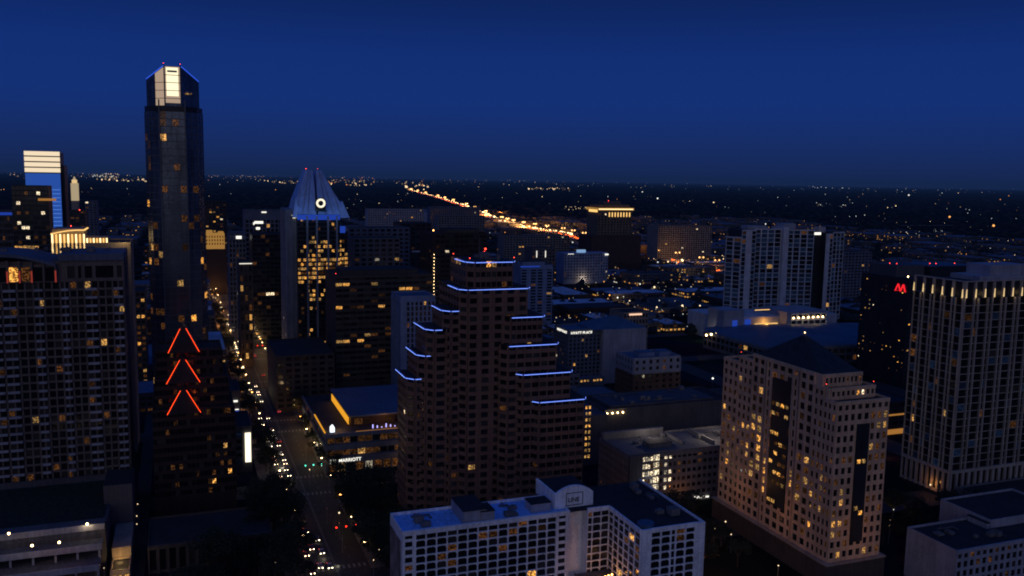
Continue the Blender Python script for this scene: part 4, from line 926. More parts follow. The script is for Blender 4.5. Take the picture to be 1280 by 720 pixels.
# ---- foreground left: parking terraces, street wall, colonnade
b = Bld('terraced_parking_garage', 'concrete parking garage with open lamp lit decks in the lower left corner', 'parking garage', (-60, 345), [M['greywall'], M['pale'], M['roofgrey']]).foot(-110, -27, 318, 404)
for i, (y0, zt) in enumerate(((344, 20.5), (336.5, 15.8), (329, 11.2), (321, 6.6))):
    b.wall.box(-110, -28-.5*i, y0, 352, zt-1.2 if i else zt-4, zt-.9, 2); b.wall.box(-110, -28-.5*i, y0-.4, y0, zt-2.2, zt, 1)
    for k in range(12): x = -108+k*7.1; b.wall.box(x, x+.7, y0+.8, y0+1.5, zt-6, zt-1.25, 1)
b.wall.box(-110, -28, 352, 404, 0, 17.5, 0); b.wall.box(-110, -28, 344.05, 351.9, 0, 19.3, 0)
b.wall.box(-110, -27.8, 403.0, 403.6, 17.6, 20)
dk = MB(); dk.box(-109, -29, 352.5, 402, 17.52, 17.7); b.part('roof_garden', dk, M['leaf'])
for px, py, y in ((11, 667, 335.6), (40, 682, 328.2), (74, 678, 328.2), (109, 655, 343.0)):
    x, z = PY(px, py, y); q = MB(); q.ball((x, y, z), .42, 0); q.box(x-.06, x+.06, y+.05, y+.6, z-.06, z+.06, 1); b.part('deck_lamp', q, [M['lampwarm'], M['steel']]); light(x, y-.9, z-.3, 260, (1, .75, .45) if px != 74 else (1, .3, .06), .3)
q = MB()
for px, py in ((9, 620), (13, 628), (11, 634), (8, 641), (14, 641)): x, z = PY(px, py, 402.5); q.box(x-.6, x+.6, 402.3, 402.6, z-.12, z+.12)
for px, py in ((119, 617), (117, 623), (118, 629), (116, 644)): x, z = PY(px, py, 402.5); q.box(x-1.2, x+1.2, 402.3, 402.6, z-.1, z+.1)
b.part('stair_light', q, M['sign']); q = MB()
for px, py in ((91, 606), (105, 605)): x, z = PY(px, py, 403); q.ball((x, 402.9, z), .35, 0)
b.part('wall_lamp', q, M['lampwarm']); b.finish()
b = Bld('blank_grey_block', 'plain blank grey block between the garage and the side street', 'building', (-24, 372), [M['greywall'], M['tan']]).foot(-26, -10, 330, 385)
x0, zt = PY(129, 608, 372); x1, _ = PY(165, 604, 372); b.wall.box(x0, x1, 372, 392, 0, zt); b.roof.box(x0+.2, x1-.2, 372.2, 391.8, zt, zt+.2); b.finish()
b = Bld('colonnade_building', 'low brown arcaded building along the avenue below the chevron tower', 'building', (8, 345), [M['brown'], M['tan']]).foot(-16, 36, 330, 372)
b.mass(-13.5, 31.5, 341, 370, 0, 10); b.facade((-13.5, 341), (31.5, 341), 0, 10, 13, 1, pw=.35, sh=.1, pd=1.2, sd=.4, kind=lambda c, j: 0); b.finish()
b = Bld('alley_loading_block', 'small tan loading block glowing amber at the foot of the side street', 'building', (-22, 336), [M['tan']]).foot(-27, -16, 326, 350)
b.mass(-26, -19.5, 334, 346, 0, 5); b.facade((-26, 334), (-19.5, 334), .3, 4.6, 3, 1, pw=.2, sh=.1, kind=lambda c, j: 2); b.wall.box(-26, -19.5, 346.1, 371, 0, 9.5); b.finish(); light(-22.5, 329, 7, 260, (1, .6, .2)); light(-22, 340, 12, 260, (1, .45, .1))
# avenue frontage, west side: bright vertical sign
b = Bld('bright_sign_building', 'avenue front building with a tall glowing white vertical panel', 'building', (28, 440), [M['greywall']]).foot(24, 36, 444, 500)
ys = 448; x0, z1_ = PY(306, 541, ys); x1, z0_ = PY(314, 577, ys)
b.mass(x0-12, x1+.6, ys+.5, ys+30, 0, z1_+2.5); q = MB(); hh = (z1_-z0_)/6
for i in range(6): q.box(x0, x1, ys-.4, ys, z0_+i*hh+.06, z0_+(i+1)*hh-.06)
b.part('light_panel', q, emis('panel_light', (1, .86, .62), 1.7)); b.facade((x0-12, ys+.5), (x0-1, ys+.5), 3, z1_, 3, 5, pw=.3, sh=.5, kind=lambda c, j: 4 if R.random() < .6 else 0, cornice=False); b.finish()
ys = 520; x0, z1_ = PY(288, 512, ys); x1, z0_ = PY(299, 538, ys)
b = Bld('blue_screen_building', 'avenue front building with blue lit screen and white canopy light', 'building', (24, 530), [M['greywall']]).foot(18, 36, 515, 560)
b.mass(x0-6, x1+1, ys+.5, ys+30, 0, z1_+10); q = MB(); q.box(x0+1.5, x1, ys-.2, ys+.2, z0_+1, z1_-1); b.part('blue_screen', q, emis('screen_blue', (.03, .10, .85), .5)); q = MB(); q.box(x0-.5, x1-.5, ys-.4, ys, z1_+4.3, z1_+5.3); q.box(x0, x1, ys-.4, ys, z1_-.4, z1_+.1); b.part('light_strip', q, M['sign']); b.finish()

# ================================================================== ground, streets
def ground_mat():
    m, nt, out = new_mat('ground_cover'); L = nt.links; b = N(nt, 'ShaderNodeBsdfPrincipled'); g = N(nt, 'ShaderNodeNewGeometry')
    n1 = N(nt, 'ShaderNodeTexNoise'); n1.inputs['Scale'].default_value = .004; n1.inputs['Detail'].default_value = 10; n1.inputs['Roughness'].default_value = .7; L.new(g.outputs['Position'], n1.inputs['Vector'])
    n2 = N(nt, 'ShaderNodeTexVoronoi'); n2.inputs['Scale'].default_value = .02; L.new(g.outputs['Position'], n2.inputs['Vector'])
    cr = N(nt, 'ShaderNodeValToRGB'); L.new(n1.outputs[0], cr.inputs[0]); e = cr.color_ramp.elements
    e[0].position = .42; e[0].color = (.010, .014, .014, 1); e[1].position = .72; e[1].color = (.05, .05, .055, 1)
    mx = N(nt, 'ShaderNodeMixRGB', blend_type='MULTIPLY'); mx.inputs[0].default_value = .6; L.new(cr.outputs[0], mx.inputs[1]); L.new(n2.outputs['Color'], mx.inputs[2])
    L.new(mx.outputs[0], b.inputs['Base Color']); b.inputs['Roughness'].default_value = 1; b.inputs['Specular IOR Level'].default_value = .0; L.new(b.outputs[0], out.inputs[0]); return m
mb = MB(); mb.quad((-60000, -3000, 0), (60000, -3000, 0), (60000, 90000, 0), (-60000, 90000, 0)); tag(mb.build('ground', ground_mat()), kind='structure')
XS = [(-158, -74), (-50, 34), (70, 154), (178, 262), (286, 370), (394, 478), (502, 586), (610, 694), (718, 802), (826, 910)]
YS = [(322+108*k, 406+108*k) for k in range(0, 22)]
rd_ = MB()
rd_.box(41, 66, 60, 3200, -.05, .02)                                          # the avenue
for k, (y0, y1) in enumerate(YS): rd_.box(-900, 40.9, y0-21, y0-3, -.05, .016); rd_.box(66.1, 470 if k < 5 else 1100, y0-21, y0-3, -.05, .016)
for (xa, xb), lim in zip([(x1+3, x1+21) for _, x1 in XS[2:]], (1, 1, 1, 1, 0, 0, 0, 0)):
    for k, (y0, y1) in enumerate(YS):
        if lim or y0 > 900: rd_.box(xa, xb, y0-2.9, y1+2.9, -.05, .012)
rd_.box(-21, -15, 200, 620, -.05, .012)
tag(rd_.build('road', M['asphalt']), kind='structure')
pv = MB(); pv.box(34.2, 40.9, 60, 300, -.05, .14); pv.box(66.1, 72, 60, 300, -.05, .14)
for y0, y1 in YS[:14]: pv.box(34.2, 40.9, y0-2.9, y1+2.9, -.05, .14); pv.box(66.1, 72, y0-2.9, y1+2.9, -.05, .14)
tag(pv.build('pavement', M['pave']), kind='structure')
pm = MB()
for y in range(250, 1500, 9):
    for x in (47.0, 60.0): pm.quad((x-.08, y, .026), (x+.08, y, .026), (x+.08, y+3, .026), (x-.08, y+3, .026))
for x in (53.2, 53.7): pm.quad((x-.07, 200, .026), (x+.07, 200, .026), (x+.07, 1500, .026), (x-.07, 1500, .026))
for y0, y1 in YS[:10]:
    for yy in (y0-24.5, y0+.2):
        for i in range(12): x = 42+i*2; pm.quad((x, yy, .028), (x+.8, yy, .028), (x+.8, yy+3, .028), (x, yy+3, .028))
tag(pm.build('road_markings', M['paint']), kind='structure')

# ================================================================== street lamps, signals
def lamp_proto(mat, h=9, arm=2.2, label=None, group=None):
    e = empty('street_lamp', 0, 0); tag(e, label, 'street lamp', group)
    p = MB(); p.tube((0, 0, 0), (0, 0, h), .13, .07, 8); p.tube((0, 0, h-.1), (arm, 0, h+.35), .06, .05, 6); po = p.build('pole', M['steel'], e)
    q = MB(); q.box(arm-.5, arm+.5, -.22, .22, h+.28, h+.46, 0); q.box(arm-.42, arm+.42, -.2, .2, h+.08, h+.275, 1); q.ball((arm, 0, h+.1), .33, 1, 6, 4); lo = q.build('lamp_head', [M['steel'], mat], e)
    reg(e, po, lo); return e
LP = {}
def add_lamp(kind, x, y, rz=0, label=None, group=None):
    if kind not in LP:
        LP[kind] = lamp_proto(M[kind], label=label, group=group); o = LP[kind]
    else: o = copy_tree(LP[kind])
    o.location = (x, y, .1); o.rotation_euler = (0, 0, rz)
    if label: o['label'] = label
    if group: o['group'] = group
    return o
WL = 'tall street lamp with a warm glowing head along the avenue kerb'
k = 0
for y in list(range(310, 760, 27))+list(range(760, 1200, 62)):
    for sx in (0, 1):
        x = 40.4 if sx == 0 else 66.6
        add_lamp('lampwarm' if (k*7) % 5 else 'lampor', x, y+sx*13, 0 if sx == 0 else pi, WL, 'street lamps along the avenue'); k += 1
        if y < 1250 and (k % 2 == 0 or y > 760): light(x+(2 if sx == 0 else -2), y+sx*13, 8.3, (3600 if sx == 0 else 1300) if y > 430 else 110, (1, .46, .11) if k % 4 else (1, .70, .34), .3)
def signal(x, y, n, kind, label):
    e = empty('traffic_signal', x, y); tag(e, label, 'traffic signal')
    p = MB(); p.tube((0, 0, 0), (0, 0, 6.6), .16, .12, 8); p.tube((0, 0, 6.3), (-16, 0, 6.9), .12, .06, 6); p.build('pole', M['steel'], e)
    for i in range(n):
        q = MB(); xx = -2.5-i*4; q.box(xx-.25, xx+.25, -.2, .2, 5.6, 6.8, 0)
        for j in range(3): q.box(xx-.22, xx+.22, -.42, -.2, 5.95+j*.38, 6.0+j*.38, 0)
        q.tube((xx, -.23, 5.8 if kind == 'siggreen' else 6.58), (xx, -.30, 5.8 if kind == 'siggreen' else 6.58), .34, .34, 10, 1); q.build('signal_head', [M['rubber'], M[kind]], e)
signal(67, 432, 3, 'siggreen', 'mast arm traffic signal showing three green lights over the avenue'); signal(72, 347, 4, 'sigred', 'mast arm traffic signal with four red lights at the riverside junction'); signal(67, 755, 3, 'sigred', 'small mast arm traffic signal showing red far up the avenue')

# ================================================================== cars
def car_proto(kind):
    c = {'silver': (.32, .33, .35), 'dark': (.03, .035, .045), 'white': (.6, .6, .6), 'red': (.25, .03, .02)}[kind]
    paint = surf('car_paint_'+kind, c, .3, .05, .5, spec=.6)
    e = empty('parked_car', 0, 0); e.name = 'car'
    prof = [(-2.2, .35), (-2.25, .75), (-2.1, .92), (-1.6, .98), (-1.05, 1.42), (.55, 1.45), (1.3, 1.0), (2.1, .86), (2.28, .62), (2.25, .35)]
    m = MB()
    def loft(pf, w0, w1, mi=0):
        k0 = len(m.v); n = len(pf)
        for sx in (-1, 1):
            for y, z in pf: w = w0 if z < .99 else w1; m.v.append((sx*w, -y, z))
        for i in range(n): j = (i+1) % n; m.f.append((k0+i, k0+j, k0+n+j, k0+n+i)); m.m.append(mi)
        m.f.append(tuple(k0+i for i in range(n))); m.m.append(mi); m.f.append(tuple(k0+2*n-1-i for i in range(n))); m.m.append(mi)
    loft(prof, .92, .72); body = m.build('body', paint, e)
    m = MB(); g = M['dkglassy']
    for pts in ([(-.66, 1.28, 1.02), (.66, 1.28, 1.02), (.6, .62, 1.40), (-.6, .62, 1.40)], [(-.66, -1.52, 1.03), (.66, -1.52, 1.03), (.6, -1.1, 1.38), (-.6, -1.1, 1.38)]):
        m.quad(*[(x, -(y+.03*(1 if y > 0 else -1)), z+.03) for x, y, z in pts])
    for sx in (-1, 1): m.quad((sx*.90, 1.4, 1.0), (sx*.90, -1.1, 1.0), (sx*.76, -.5, 1.38), (sx*.76, 1.0, 1.38))
    win = m.build('windscreen', g, e)
    ks_ = [body, win]
    for sx in (-1, 1):
        for y in (-1.4, 1.38):
            w = MB(); w.tube((sx*.72, y, .33), (sx*.95, y, .33), .33, .33, 14, 0); w.tube((sx*.951, y, .33), (sx*.965, y, .33), .2, .2, 10, 1); ks_.append(w.build('wheel', [M['rubber'], M['steel']], e))
        h = MB(); h.box(sx*.68-.2, sx*.68+.2, -2.34, -2.2, .60, .80); ks_.append(h.build('headlight', M['head'], e))
        t = MB(); t.box(sx*.68-.2, sx*.68+.2, 2.2, 2.31, .70, .88); ks_.append(t.build('taillight', M['tail'], e))
    reg(e, *ks_); return e
CARS = {}
def add_car(x, y, south=True, kind=None, label='', group=None):
    kind = kind or R.choice(('silver', 'dark', 'white', 'dark', 'red'))
    if kind not in CARS: o = CARS[kind] = car_proto(kind)
    else: o = copy_tree(CARS[kind])
    o.location = (x, y, .02); o.rotation_euler = (0, 0, (0 if south else pi)+R.uniform(-.02, .02))
    tag(o, label.format(k=kind), 'car', group); return o
def cars_px(lst, south, label, group):
    for px, py in lst:
        x, y = P(px, py, .7); add_car(min(64, max(43, x)), y, south, None, label, group)
q1 = []
for i, y in enumerate([455, 462, 470, 478, 487, 497, 508, 521, 535, 548]):
    q1.append((44.6+R.uniform(-.2, .2), y+R.uniform(-1, 1)))
    if i % 5 != 3: q1.append((49.0+R.uniform(-.3, .3), y+R.uniform(-2, 2)))
for x, y in q1: add_car(x, y, True, None, '{k} car with headlights on queueing down the avenue behind the green signal', 'cars queueing on the avenue')
for y in list(range(590, 640, 9))+list(range(700, 840, 16))+list(range(850, 1060, 30)): add_car(R.choice((44.6, 49)), y+R.uniform(-2, 2), True, None, '{k} car with headlights on far up the avenue', 'distant cars on the avenue')
for y in (560, 668, 742, 748, 790, 905, 960): add_car(R.choice((57.2, 62)), y, False, None, '{k} car with red tail lights driving away far up the avenue', 'cars driving away on the avenue')
cars_px([(349, 551)], False, '{k} car with red tail lights alone on the avenue', None)
cars_px([(357, 586), (350, 594), (361, 593)], True, '{k} car with headlights on just past the green signal', 'cars past the green signal')
cars_px([(362, 615), (382, 663), (396, 673), (389, 684), (402, 689), (383, 692), (400, 707), (390, 714), (412, 707)], True, '{k} car with headlights on waiting at the riverside junction', 'cars at the riverside junction')
for x, y, z, e in ((47, 449, 1.0, 500), (47, 470, 3, 300), (47, 500, 3, 300), (47, 610, 3, 500), (47, 780, 4, 900), (48, 900, 4, 1200), (50, 333, .8, 90), (54, 325, .8, 60), (48, 425, 1, 260), (47, 405, 1, 200)): light(x, y, z, e, (1, .88, .65), .4)
# lit road in warm patches
for px, py, e in ((285, 425, 2500), (300, 455, 1500), (376, 635, 140), (386, 700, 90), (290, 385, 2500)): x, y = P(px, py, 5); light(x, y, 5, e, (1, .42, .1), .5)

# ================================================================== trees
def tree_mesh(seed, h=9.0, r=4.2, leaves=1500):
    rd = random.Random(seed); t = MB(); t.tube((0, 0, 0), (.1, .05, h*.45), .28, .17, 8); cl = []
    for i in range(7):
        a = 2*pi*i/7+rd.uniform(-.3, .3); q = r*rd.uniform(.35, .7); e = (q*cos(a), q*sin(a), h*rd.uniform(.6, .9)); t.tube((.1, .05, h*rd.uniform(.3, .45)), e, .11, .03, 5); cl.append((e, r*rd.uniform(.32, .5)))
    cl.append(((0, 0, h*.88), r*.5)); 
    for i in range(6): a = rd.uniform(0, 6.28); cl.append(((r*.8*cos(a), r*.8*sin(a), h*rd.uniform(.5, .8)), r*.28))
    c = MB()
    for i in range(leaves):
        (cx, cy, cz), cr = rd.choice(cl); u = rd.uniform(-1, 1); a = rd.uniform(0, 6.28); s = math.sqrt(1-u*u); q = cr*rd.uniform(.55, 1.05)
        p = Vector((cx+q*s*cos(a), cy+q*s*sin(a), cz+q*u*.75)); d = Vector((rd.gauss(0, 1), rd.gauss(0, 1), rd.gauss(0, 1))).normalized(); e = d.orthogonal().normalized(); w = rd.uniform(.16, .34)
        c.quad(tuple(p-d*w), tuple(p+e*w*.6), tuple(p+d*w), tuple(p-e*w*.6))
    return t, c
TP = []
for sd in range(3):
    t, c = tree_mesh(sd, 9+sd, 4.0+.6*sd); e = empty('street_tree', 0, 0); a = t.build('trunk', M['bark'], e); d_ = c.build('crown', M['leaf'], e); reg(e, a, d_); TP.append([e, 0])
def add_tree(x, y, s, label, group):
    p = R.choice(TP); o = p[0] if p[1] == 0 else copy_tree(p[0]); p[1] = 1
    o.location = (x, y, 0); o.scale = (s, s, s*R.uniform(.9, 1.1)); o.rotation_euler = (0, 0, R.uniform(0, 6.28)); tag(o, label, 'tree', group); return o
for y in range(300, 1000, 12):
    for x in ((39.2, 68.4) if y < 560 else (37.8, 69.8)):
        if (y-300) % 108 > 12: add_tree(x+R.uniform(-.6, .6), y+R.uniform(-2, 2), R.uniform(1.2, 1.65) if y < 560 else R.uniform(.85, 1.35), 'leafy dark street tree along the avenue pavement', 'street trees along the avenue')
for i in range(36):
    x, y = R.uniform(69, 100), R.uniform(296, 404)
    if x > 82 and y > 315: x = R.uniform(69, 83)
    add_tree(x, y, R.uniform(1.3, 1.95), 'large dark tree in the grove between the avenue and the white hotel', 'trees in the grove by the avenue')
for i in range(16):
    add_tree(R.uniform(0, 38), R.uniform(294, 334), R.uniform(1.3, 1.9), 'large dark tree on the west side below the arcaded building', 'trees below the arcaded building')
for i in range(14): add_tree(R.uniform(25, 39), R.uniform(352, 392), R.uniform(1.4, 1.9), 'dark tree beside the chevron tower on the avenue', 'trees beside the chevron tower')
for i in range(26):
    a = R.random(); add_tree(R.uniform(156, 216), R.uniform(262, 332), R.uniform(.9, 1.5), 'dark tree in the lot between the white hotel and the pyramid roof tower', 'trees between the hotel and the pyramid tower')
for i in range(16): add_tree(R.uniform(262, 335), R.uniform(262, 300), R.uniform(.9, 1.5), 'dark tree in the garden below the gridded tower', 'trees below the gridded tower')

# ================================================================== low city behind
def clash(x0, x1, y0, y1, m=3):
    return any(x0 < a1+m and x1 > a0-m and y0 < b1+m and y1 > b0-m for a0, a1, b0, b1 in FOOT)
for _k in ('greywall', 'concrete', 'brick', 'beige', 'greyblue', 'pale', 'brown', 'tan'):
    pass
LOWMAT = ['greywall', 'concrete', 'brick', 'beige', 'greyblue', 'pale', 'brown', 'tan']
COLN = {'greywall': 'grey', 'concrete': 'concrete', 'brick': 'brick red', 'beige': 'beige', 'greyblue': 'blue grey', 'pale': 'pale', 'brown': 'brown', 'tan': 'tan'}
ROOFN = {'roofteal': 'blue', 'roofdark': 'dark', 'roofgrey': 'grey', 'roofbright': 'light'}
LOW = []; NLOW = 0
BASEC = {'greywall': (.06, .065, .08), 'concrete': (.09, .092, .10), 'brick': (.06, .035, .028), 'beige': (.10, .092, .08), 'greyblue': (.07, .09, .13), 'pale': (.17, .18, .21), 'brown': (.045, .038, .035), 'tan': (.12, .10, .08), 'roofteal': (.12, .17, .26), 'roofdark': (.035, .04, .05), 'roofgrey': (.11, .125, .15), 'roofbright': (.5, .56, .66)}
LMC = {}
def LM(k):
    if k not in LMC: LMC[k] = surf('low_'+k, BASEC[k], .85, .35, .05)
    return LMC[k]
def lowb(x0, x1, y0, y1, h, zone, r):
    global NLOW
    wm = r.choice(LOWMAT); rm = r.choice(('roofteal', 'roofteal', 'roofdark', 'roofgrey', 'roofbright', 'roofbright'))
    m = MB(); m.box(x0, x1, y0, y1, 0, h-.3, 0); t = .4
    for q in ((x0, x1, y0, y0+t), (x0, x1, y1-t, y1), (x0, x0+t, y0+t, y1-t), (x1-t, x1, y0+t, y1-t)): m.box(*q, h-.29, h+.5, 0)
    m.box(x0+t, x1-t, y0+t, y1-t, h-.29, h-.1, 1)
    for i in range(r.randint(1, 5)):
        w, l, e = r.uniform(1.5, 6), r.uniform(1.5, 6), r.uniform(1, 3); x = r.uniform(x0+.5, max(x0+.6, x1-w-.5)); y = r.uniform(y0+.5, max(y0+.6, y1-l-.5)); m.box(x, min(x+w, x1-.5), y, min(y+l, y1-.5), h-.09, h+e, r.choice((0, 1, 3)))
    fl = max(1, int(h/3.6)); lp = r.choice((.01, .03, .05, .12))
    wm_ = [LM(wm), LM(rm), M['dark'], M['concrete'], M['dim'], M['lit'], M['white']]
    for (ax, p, q, c) in (('S', x0, x1, y0), ('W', y0, y1, x0)):
        n = max(2, int((q-p)/4.2)); wd = (q-p)/n
        for j in range(fl):
            for i in range(n):
                a0, a1 = p+i*wd+wd*.2, p+(i+1)*wd-wd*.2; z0, z1 = j*3.6+1.2, j*3.6+2.9
                if z1 > h-.4: continue
                rr = r.random()*(.12 if j == 0 and y0 < 1300 else 1); mi = 5 if rr < lp else 4 if rr < lp*2.5 else 6 if rr < lp*2.8 else 2
                if ax == 'S': m.quad((a0, c-.06, z0), (a1, c-.06, z0), (a1, c-.06, z1), (a0, c-.06, z1), mi)
                else: m.quad((c-.06, a1, z0), (c-.06, a0, z0), (c-.06, a0, z1), (c-.06, a1, z1), mi)
    LOW.append((hypot(x0, y0), m, wm_, (x0+x1)/2, (y0+y1)/2, x0, y0, h, wm, rm, fl, zone))
def infr(x, y, z=5, m=60): px, py = pj(x, y, z); return -m < px < 1280+m and 200 < py < 730
r = random.Random(5)
xs_all = [(-158-108*k-0, -74-108*k) for k in range(6, 0, -1)] + XS + [(934+108*k, 1018+108*k) for k in range(12)]
for ky, (y0, y1) in enumerate([(322+108*k, 406+108*k) for k in range(0, 26)]):
    for (x0, x1) in xs_all:
        if not infr((x0+x1)/2, (y0+y1)/2): continue
        big = (-300 < x0 < 420 and 400 < y0 < 1500)
        nx, ny = r.choice(((1, 2), (2, 2), (2, 3), (1, 1), (2, 1), (3, 2)))
        for i in range(nx):
            for j in range(ny):
                if r.random() < (.12 if big else .22 if (x0 > 250 and y0 < 1700 and x0 < 900) else .42): continue
                a0 = x0+(x1-x0)*i/nx+r.uniform(.5, 4); a1 = x0+(x1-x0)*(i+1)/nx-r.uniform(.5, 5); b0 = y0+(y1-y0)*j/ny+r.uniform(.5, 4); b1 = y0+(y1-y0)*(j+1)/ny-r.uniform(.5, 6)
                if clash(a0, a1, b0, b1): continue
                if a0 < 70 and a1 > 35: continue
                h = r.choice((8, 12, 16, 20, 24, 30, 38)) if big else r.choice((5, 6, 7, 8, 10, 12, 16)) if y0 < 1900 else r.choice((5, 7, 9, 14))
                if big and y0 < 800 and x0 > 150: h = min(h, 16)
                if a0 > 250 and y0 < 1000: h = min(h, 9)
                # nothing may stand between the camera and the facades that the photograph shows to their feet
                if y0 < 430 and (x0 > 60 or x0 < 0): continue
                zone = 'west of the avenue' if a1 < 40 else 'between the avenue and the freeway' if a0 < 420 else 'in the low east side'
                lowb(a0, a1, b0, b1, h+r.uniform(-1, 1), zone, r)
LOW.sort(key=lambda t: t[0])
rest = None
for i, (d_, m, wm_, cx, cy, x0, y0, h, wm, rm, fl, zone) in enumerate(LOW):
    if i < 300:
        o = m.build('low_building', wm_, None, (cx, cy, 0)); o.location = (cx, cy, 0)
        st = 'single storey' if fl == 1 else f'{["", "", "two", "three", "four", "five", "six", "seven", "eight", "nine", "ten", "eleven"][min(fl, 11)]} storey'
        tag(o, f'{COLN[wm]} {st} building with {ROOFN[rm]} flat roof {zone}', 'building', f'low buildings {zone}')
    else:
        if rest is None: rest = MB()
        k0 = len(rest.v); rest.v += m.v; rest.f += [tuple(k0+v for v in f) for f in m.f]; rest.m += [{2: 2, 4: 4, 5: 5, 6: 6, 1: 1, 3: 3, 0: 0}[q] for q in m.m]
if rest: tag(rest.build('distant_buildings', [LM('concrete'), LM('roofteal'), M['dark'], LM('greywall'), M['dim'], M['lit'], M['white']]), 'mass of small distant low buildings spreading towards the horizon', 'buildings', kind='stuff')

# mid-distance slabs seen over the roofs
def slab(name, label, pxa, pxb, py, Y, mat, dep=30, lit=.02, cat='building', extra=None, rows=None, cols=None):
    x0, zt = PY(pxa, py, Y); x1, _ = PY(pxb, py, Y); b = Bld(name, label, cat, ((x0+x1)/2, Y+dep/2), [M[mat]]).foot(x0-2, x1+2, Y, Y+dep)
    b.mass(x0, x1, Y, Y+dep, 0, zt); rows = rows or max(2, int(zt/3.8)); b.facade((x0, Y), (x1, Y), 1, zt-.4, cols or max(3, int((x1-x0)/5)), rows, pw=.35, sh=.45, lit=lit, dim=lit*1.5, cornice=False)
    if extra: extra(b, x0, x1, Y, zt)
    b.finish(indiv=False); return b
slab('office_slab', 'wide grey terraced office block behind the banded office', 436, 512, 286, 760, 'greyblue', lit=.01)
slab('office_slab', 'dark blue office slab behind the clock tower right shoulder', 442, 500, 299, 700, 'steel', lit=.008)
def ex(b, x0, x1, Y, zt): q = MB(); q.box(x0+12, x0+30, Y-.8, Y-.4, zt-28, zt-26.5); b.part('lit_sign', q, M['white'])
slab('office_slab', 'tall dark slab with one faint white sign left of the maroon tower', 500, 539, 280, 850, 'dkglassy', lit=.01, extra=ex)
slab('apartment_slab', 'grey horizontal banded block beyond the stepped tower', 630, 712, 296, 1350, 'concrete')
slab('apartment_slab', 'dim grey block beyond the dark glass box with pale end bay', 823, 890, 283, 1420, 'beige', dep=40, lit=.004)
slab('office_slab', 'dim slab on the left skyline beyond the tallest tower', 256, 283, 252, 1500, 'dkglassy', lit=.06)
slab('apartment_slab', 'low wide block with dim windows just below the horizon', 460, 530, 262, 1900, 'pale', lit=.02)
slab('office_slab', 'small pale tower block between the far left towers', 106, 121, 252, 1500, 'greyblue', lit=.01)
slab('office_slab', 'dark block with red lights under the far floodlit clock tower', 87, 106, 264, 1300, 'dkglassy', lit=.08, extra=lambda b, x0, x1, Y, zt: beacon(b, (x0+x1)/2+3, Y-1, zt+.5, 1.2))
slab('apartment_slab', 'long dim block behind the maroon tower', 548, 606, 270, 1500, 'concrete', lit=.005)
slab('apartment_slab', 'blue grey block just left of the freeway curve', 538, 600, 259, 2100, 'greyblue', lit=.0)
slab('stone_block', 'dim block left of the tallest tower with three lit windows', 163, 181, 366, 640, 'brown', lit=.25, cols=3)
slab('apartment_slab', 'blue grey block behind the dark hotel slab', 1052, 1090, 316, 900, 'greyblue', lit=.01)
slab('warehouse', 'long pale warehouse far out on the right', 1120, 1192, 288, 2600, 'pale', dep=60, lit=.01)
slab('podium_block', 'brown blank podium in front of the clock tower', 345, 418, 447, 560, 'brown', dep=60, lit=0)
slab('podium_block', 'amber lit low bank hall by the avenue', 340, 362, 437, 600, 'brown', dep=30, lit=.0, extra=lambda b, x0, x1, Y, zt: b.part('light_strip', (lambda q: (q.box(x0-.6, x0-.3, Y-28, Y, 4, 4.9), q)[1])(MB()), M['gold']))
slab('podium_block', 'banded block glowing orange between two towers at right', 1106, 1142, 505, 400, 'brown', dep=30, lit=.0, extra=lambda b, x0, x1, Y, zt: b.part('light_strip', (lambda q: (q.box(x0, x1, Y-.9, Y-.5, zt-19, zt-16), q.box(x0, x1, Y-.9, Y-.5, zt-7.5, zt-6.6), q)[2])(MB()), M['golddim']))

Yg = 2300; x0, zt = PY(506, 262, Yg); x1, _ = PY(556, 262, Yg)
b = Bld('round_arena', 'pale round arena with shallow domed roof on the far left of the freeway', 'arena', ((x0+x1)/2, Yg+40), [M['bluegrid'], LM('pale')]).foot(x0, x1, Yg, Yg+90)
cx, cy2, ra = (x0+x1)/2, Yg+45, (x1-x0)/2
b.wall.tube((cx, cy2, 0), (cx, cy2, max(16, zt-6)), ra, ra, 32, 0); b.wall.tube((cx, cy2, max(16, zt-6)), (cx, cy2, max(22, zt)), ra*1.02, ra*.25, 32, 1); b.finish()
# ================================================================== freeway
RAMP = [P(px, py, 5) for px, py in ((716, 273), (640, 271), (650, 277.5), (664, 281), (690, 288))][2:]
rp_ = MB()
for (ax, ay), (bx, by) in zip([P(616, 262, 5)]+[P(635, 269, 5), P(650, 276, 5)], [P(635, 269, 5), P(650, 276, 5), P(672, 288, 5)]):
    rp_.hexa([(ax-9, ay, 4), (bx-9, by, 4), (bx+9, by, 4), (ax+9, ay, 4), (ax-9, ay, 5), (bx-9, by, 5), (bx+9, by, 5), (ax+9, ay, 5)])
    light((ax+bx)/2, (ay+by)/2, 16, 260000, (1, .32, .05), 2)
tag(rp_.build('freeway_ramp', M['asphalt']), kind='structure')
pts = [P(px, py, 7) for px, py in ((512, 237.5), (545, 246), (580, 257), (625, 276), (650, 283), (700, 291), (745, 302), (800, 315), (870, 331), (940, 345))]
fw = MB(); W = 24
def off(i, t):
    a = pts[max(0, i-1)]; c = pts[min(len(pts)-1, i+1)]; L = hypot(c[0]-a[0], c[1]-a[1]); return (pts[i][0]+t*(c[1]-a[1])/L, pts[i][1]-t*(c[0]-a[0])/L)
for i in range(len(pts)-1):
    (ax, ay), (bx, by), (cx, cy), (dx, dy) = off(i, -W), off(i+1, -W), off(i+1, W), off(i, W)
    fw.hexa([(ax, ay, 6), (bx, by, 6), (cx, cy, 6), (dx, dy, 6), (ax, ay, 7), (bx, by, 7), (cx, cy, 7), (dx, dy, 7)])
tag(fw.build('freeway', surf('freeway_concrete', (.26, .24, .22), .8)), kind='structure')
pl = MB()
